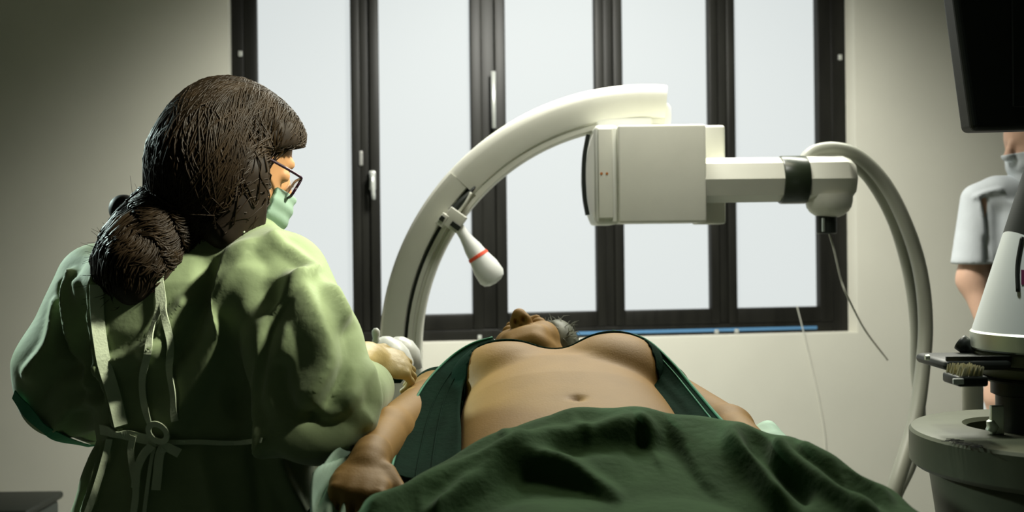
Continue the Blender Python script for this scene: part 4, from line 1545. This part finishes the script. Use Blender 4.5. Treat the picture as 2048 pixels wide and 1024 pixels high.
b.tube([(q3.x, 1.625, ztop + .004), (q3.x + .004, 1.625, ztop + .012), (q3.x, 1.625, ztop + .022)], [.008, .009, .006], 12)
b.box((q3.x, 1.62, ztop), (q3.x + .02, 1.63, ztop + .045), .002)
b.build('catch', M['chrome'], ma, 'auto')
# neck layers under the hood
def slab(px0, py0, py1, hd_, m, name, taper=0.0):
    a = P(px0, py0, 1.67); c = P(px0, py1, 1.67)
    cxm = P(2095, py0, 1.66).x
    R = cxm - a.x
    return B().lathe((cxm, 1.67, c.z), (0, 0, 1), [(0, R - taper), (.003, R - taper + .003), (a.z - c.z - .003, R), (a.z - c.z, R - .003)], 40).build(name, m, ma, 'auto')
slab(1951, 662, 700, 0, M['chrome'], 'chrome_band', .004)
slab(1958, 702, 727, 0, M['mach'], 'neck_ring', .006)
slab(1964, 729, 752, 0, M['mach'], 'neck_ring', .01)
slab(1966, 753, 770, 0, M['mach_d'], 'shelf_plate', .02)
# hood: slanted cone
hp0 = P(1955, 662, 1.67); hp1 = P(2046, 262, 1.67)
cxm = P(2095, 662, 1.66).x
R0 = cxm - hp0.x
R1 = .035
Hh = hp1.z - hp0.z
off_t = P(2090, 262, 1.66).x - cxm + .03
V, Fc = [], []
n = 40
for i in range(13):
    t = i / 12
    R = R0 + (R1 - R0) * t
    for k in range(n):
        a = 2 * math.pi * k / n
        V.append((cxm + off_t * t + math.cos(a) * R, 1.67 + math.sin(a) * R, hp0.z + Hh * t))
for i in range(12):
    for k in range(n):
        k2 = (k + 1) % n
        Fc.append((i * n + k, i * n + k2, i * n + n + k2, i * n + n + k))
Fc += [tuple(reversed(range(n))), tuple(range(12 * n, 13 * n))]
hoodm = pyd(V, Fc)
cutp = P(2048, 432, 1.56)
cutn = Vector((.62, 0, .78)).normalized()  # dark upper wedge colours in the shadow and reflection on the white hood
for nm, mt_, inner_ in (('hood', M['hood'], False), ('hood_shade', M['mach_d'], True)):
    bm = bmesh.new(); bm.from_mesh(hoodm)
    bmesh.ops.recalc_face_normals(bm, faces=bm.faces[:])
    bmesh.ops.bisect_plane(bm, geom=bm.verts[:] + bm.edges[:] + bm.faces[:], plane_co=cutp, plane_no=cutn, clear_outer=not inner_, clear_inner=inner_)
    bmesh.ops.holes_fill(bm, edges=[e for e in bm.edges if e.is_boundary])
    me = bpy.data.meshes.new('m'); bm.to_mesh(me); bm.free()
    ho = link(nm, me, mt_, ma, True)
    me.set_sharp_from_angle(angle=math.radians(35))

hb_ = BVHTree.FromPolygons([v.co for v in hoodm.vertices], [tuple(p.vertices) for p in hoodm.polygons])
hk = [hit(hb_, x, y, .0025)[0] for x, y in ((2046, 475), (2041, 500), (2037, 525), (2036, 550), (2037, 584))]
B().tube(spline(hk, 5), .003, 8).build('hook', M['mach_d'], ma, True)
lb = [[hit(hb_, x, y, .0012)[0] for x in (2043, 2055, 2066, 2078)] for y in (540, 555, 570)]
B().add([p for r in lb for p in r], [(r * 4 + k, r * 4 + k + 1, r * 4 + k + 5, r * 4 + k + 4) for r in range(2) for k in range(3)]).build('label', M['maroon'], ma)
# black side tray
b = B()
t0, t1 = P(1858, 708, 1.66), P(1965, 732, 1.66)
b.box((t0.x, 1.60, t1.z), (t1.x + .02, 1.72, t0.z - .004), .008)
b.box((t0.x + .005, 1.605, t0.z - .006), (t1.x + .02, 1.61, t0.z + .002), .001)
b.build('side_tray', M['mach_d'], ma, 'auto')
B().lathe(P(1850, 715, 1.62), (1, 0, 0), [(0, .004), (.006, .005)], 10).build('tray_stud', M['chrome'], ma)
b = B()
b.tube(PS([(1920, 684, 1.72), (1938, 696, 1.71), (1960, 704, 1.70)], 4), [.014] * 4 + [.010] * 5, 12)
b.build('lever', M['mach_d'], ma, True)
# brush lying on the shelf
br = thing('brush', P(1930, 770, 1.56), 'small brush with tan bristles lying on the machine shelf', 'brush')
a0, a1 = P(1906, 758, 1.55), P(1966, 770, 1.55)
b = B(); b.box((a0.x, 1.53, a1.z), (a1.x, 1.59, a0.z + .006), .004); b.build('handle', M['mach_d'], br, 'auto')
c0_, c1_ = P(1906, 757, 1.53), P(1926, 768, 1.53)
B().box((c0_.x - .001, 1.526, c1_.z), (c1_.x, 1.53, c0_.z), .001).build('label_plate', M['plastic'], br)
b = B()
z0_, z1_ = P(1910, 757, 1.55).z, P(1915, 731, 1.55).z
x0_, x1_ = P(1909, 757, 1.55).x, P(1953, 757, 1.55).x
for i in range(15):
    for j in range(5):
        x = x0_ + (x1_ - x0_) * i / 14
        y = 1.535 + .045 * j / 4
        b.tube([(x, y, z0_), (x + .004 + rng.uniform(-.001, .003), y + rng.uniform(-.001, .001), z1_ + rng.uniform(-.002, .001))], [.0014, .0011], 4)
o = b.build('bristles', M['bristle'], br); o['kind'] = 'stuff'
# pale post behind the machine
po = B().lathe((P(1945, 800, 2.3).x, 2.3, 0), (0, 0, 1), [(0, .14), (.03, .13), (.04, .022), (1.10, .022), (1.105, .018)], 20).build('post', M['white'], None, 'auto')
tag(po, 'pale upright post behind the machine, before the wall', 'post')

# black monitor at the top right, on a ceiling arm
mo = thing('monitor', (1.05, 1.9, 1.75), 'large black monitor hanging at the top right corner', 'monitor')
q = [P(1905, -30, 1.8), P(1945, 262, 1.8), P(2200, 255, 1.8), P(2200, -60, 1.8)]
V = []
for y in (0, .05):
    for p in q:
        V.append(Vector((p.x, p.y + y, p.z)))
bm = bmesh.new()
vv = [bm.verts.new(v) for v in V]
for f_ in ((0, 1, 2, 3), (7, 6, 5, 4), (0, 4, 5, 1), (1, 5, 6, 2), (2, 6, 7, 3), (3, 7, 4, 0)):
    bm.faces.new([vv[i] for i in f_])
bmesh.ops.recalc_face_normals(bm, faces=bm.faces[:])
bmesh.ops.bevel(bm, geom=bm.edges[:], offset=.010, segments=4, profile=.5, affect='EDGES')
me = bpy.data.meshes.new('m'); bm.to_mesh(me); bm.free()
link('casing', me, M['black'], mo, False)
b = B()
b.box((q[0].x + .10, q[0].y - .004, q[1].z + .04), (q[2].x - .05, q[0].y + .003, q[0].z), .002)
b.build('back_panel', M['black'], mo)
B().tube([(q[0].x + .17, 1.87, q[0].z - .02), (q[0].x + .17, 1.9, CH)], .03, 16).build('ceiling_arm', M['metal'], mo, True)

# dark bin at the lower left
q0, q1 = P(-60, 1006, 3.4), P(80, 1006, 3.4)
bi = thing('waste_bin', ((q0.x + q1.x) / 2, 3.4, 0), 'dark waste bin standing low at the left wall', 'bin')
b = B(); b.box((q0.x, 3.3, 0), (q1.x, 3.55, q0.z - .02), .02); b.build('bin_body', mat('bin_grey', (.035, .045, .04), .5), bi, 'auto')
b = B(); b.box((q0.x - .01, 3.29, q0.z - .025), (q1.x + .01, 3.56, q0.z), .01); b.build('rim', M['dark'], bi, 'auto')
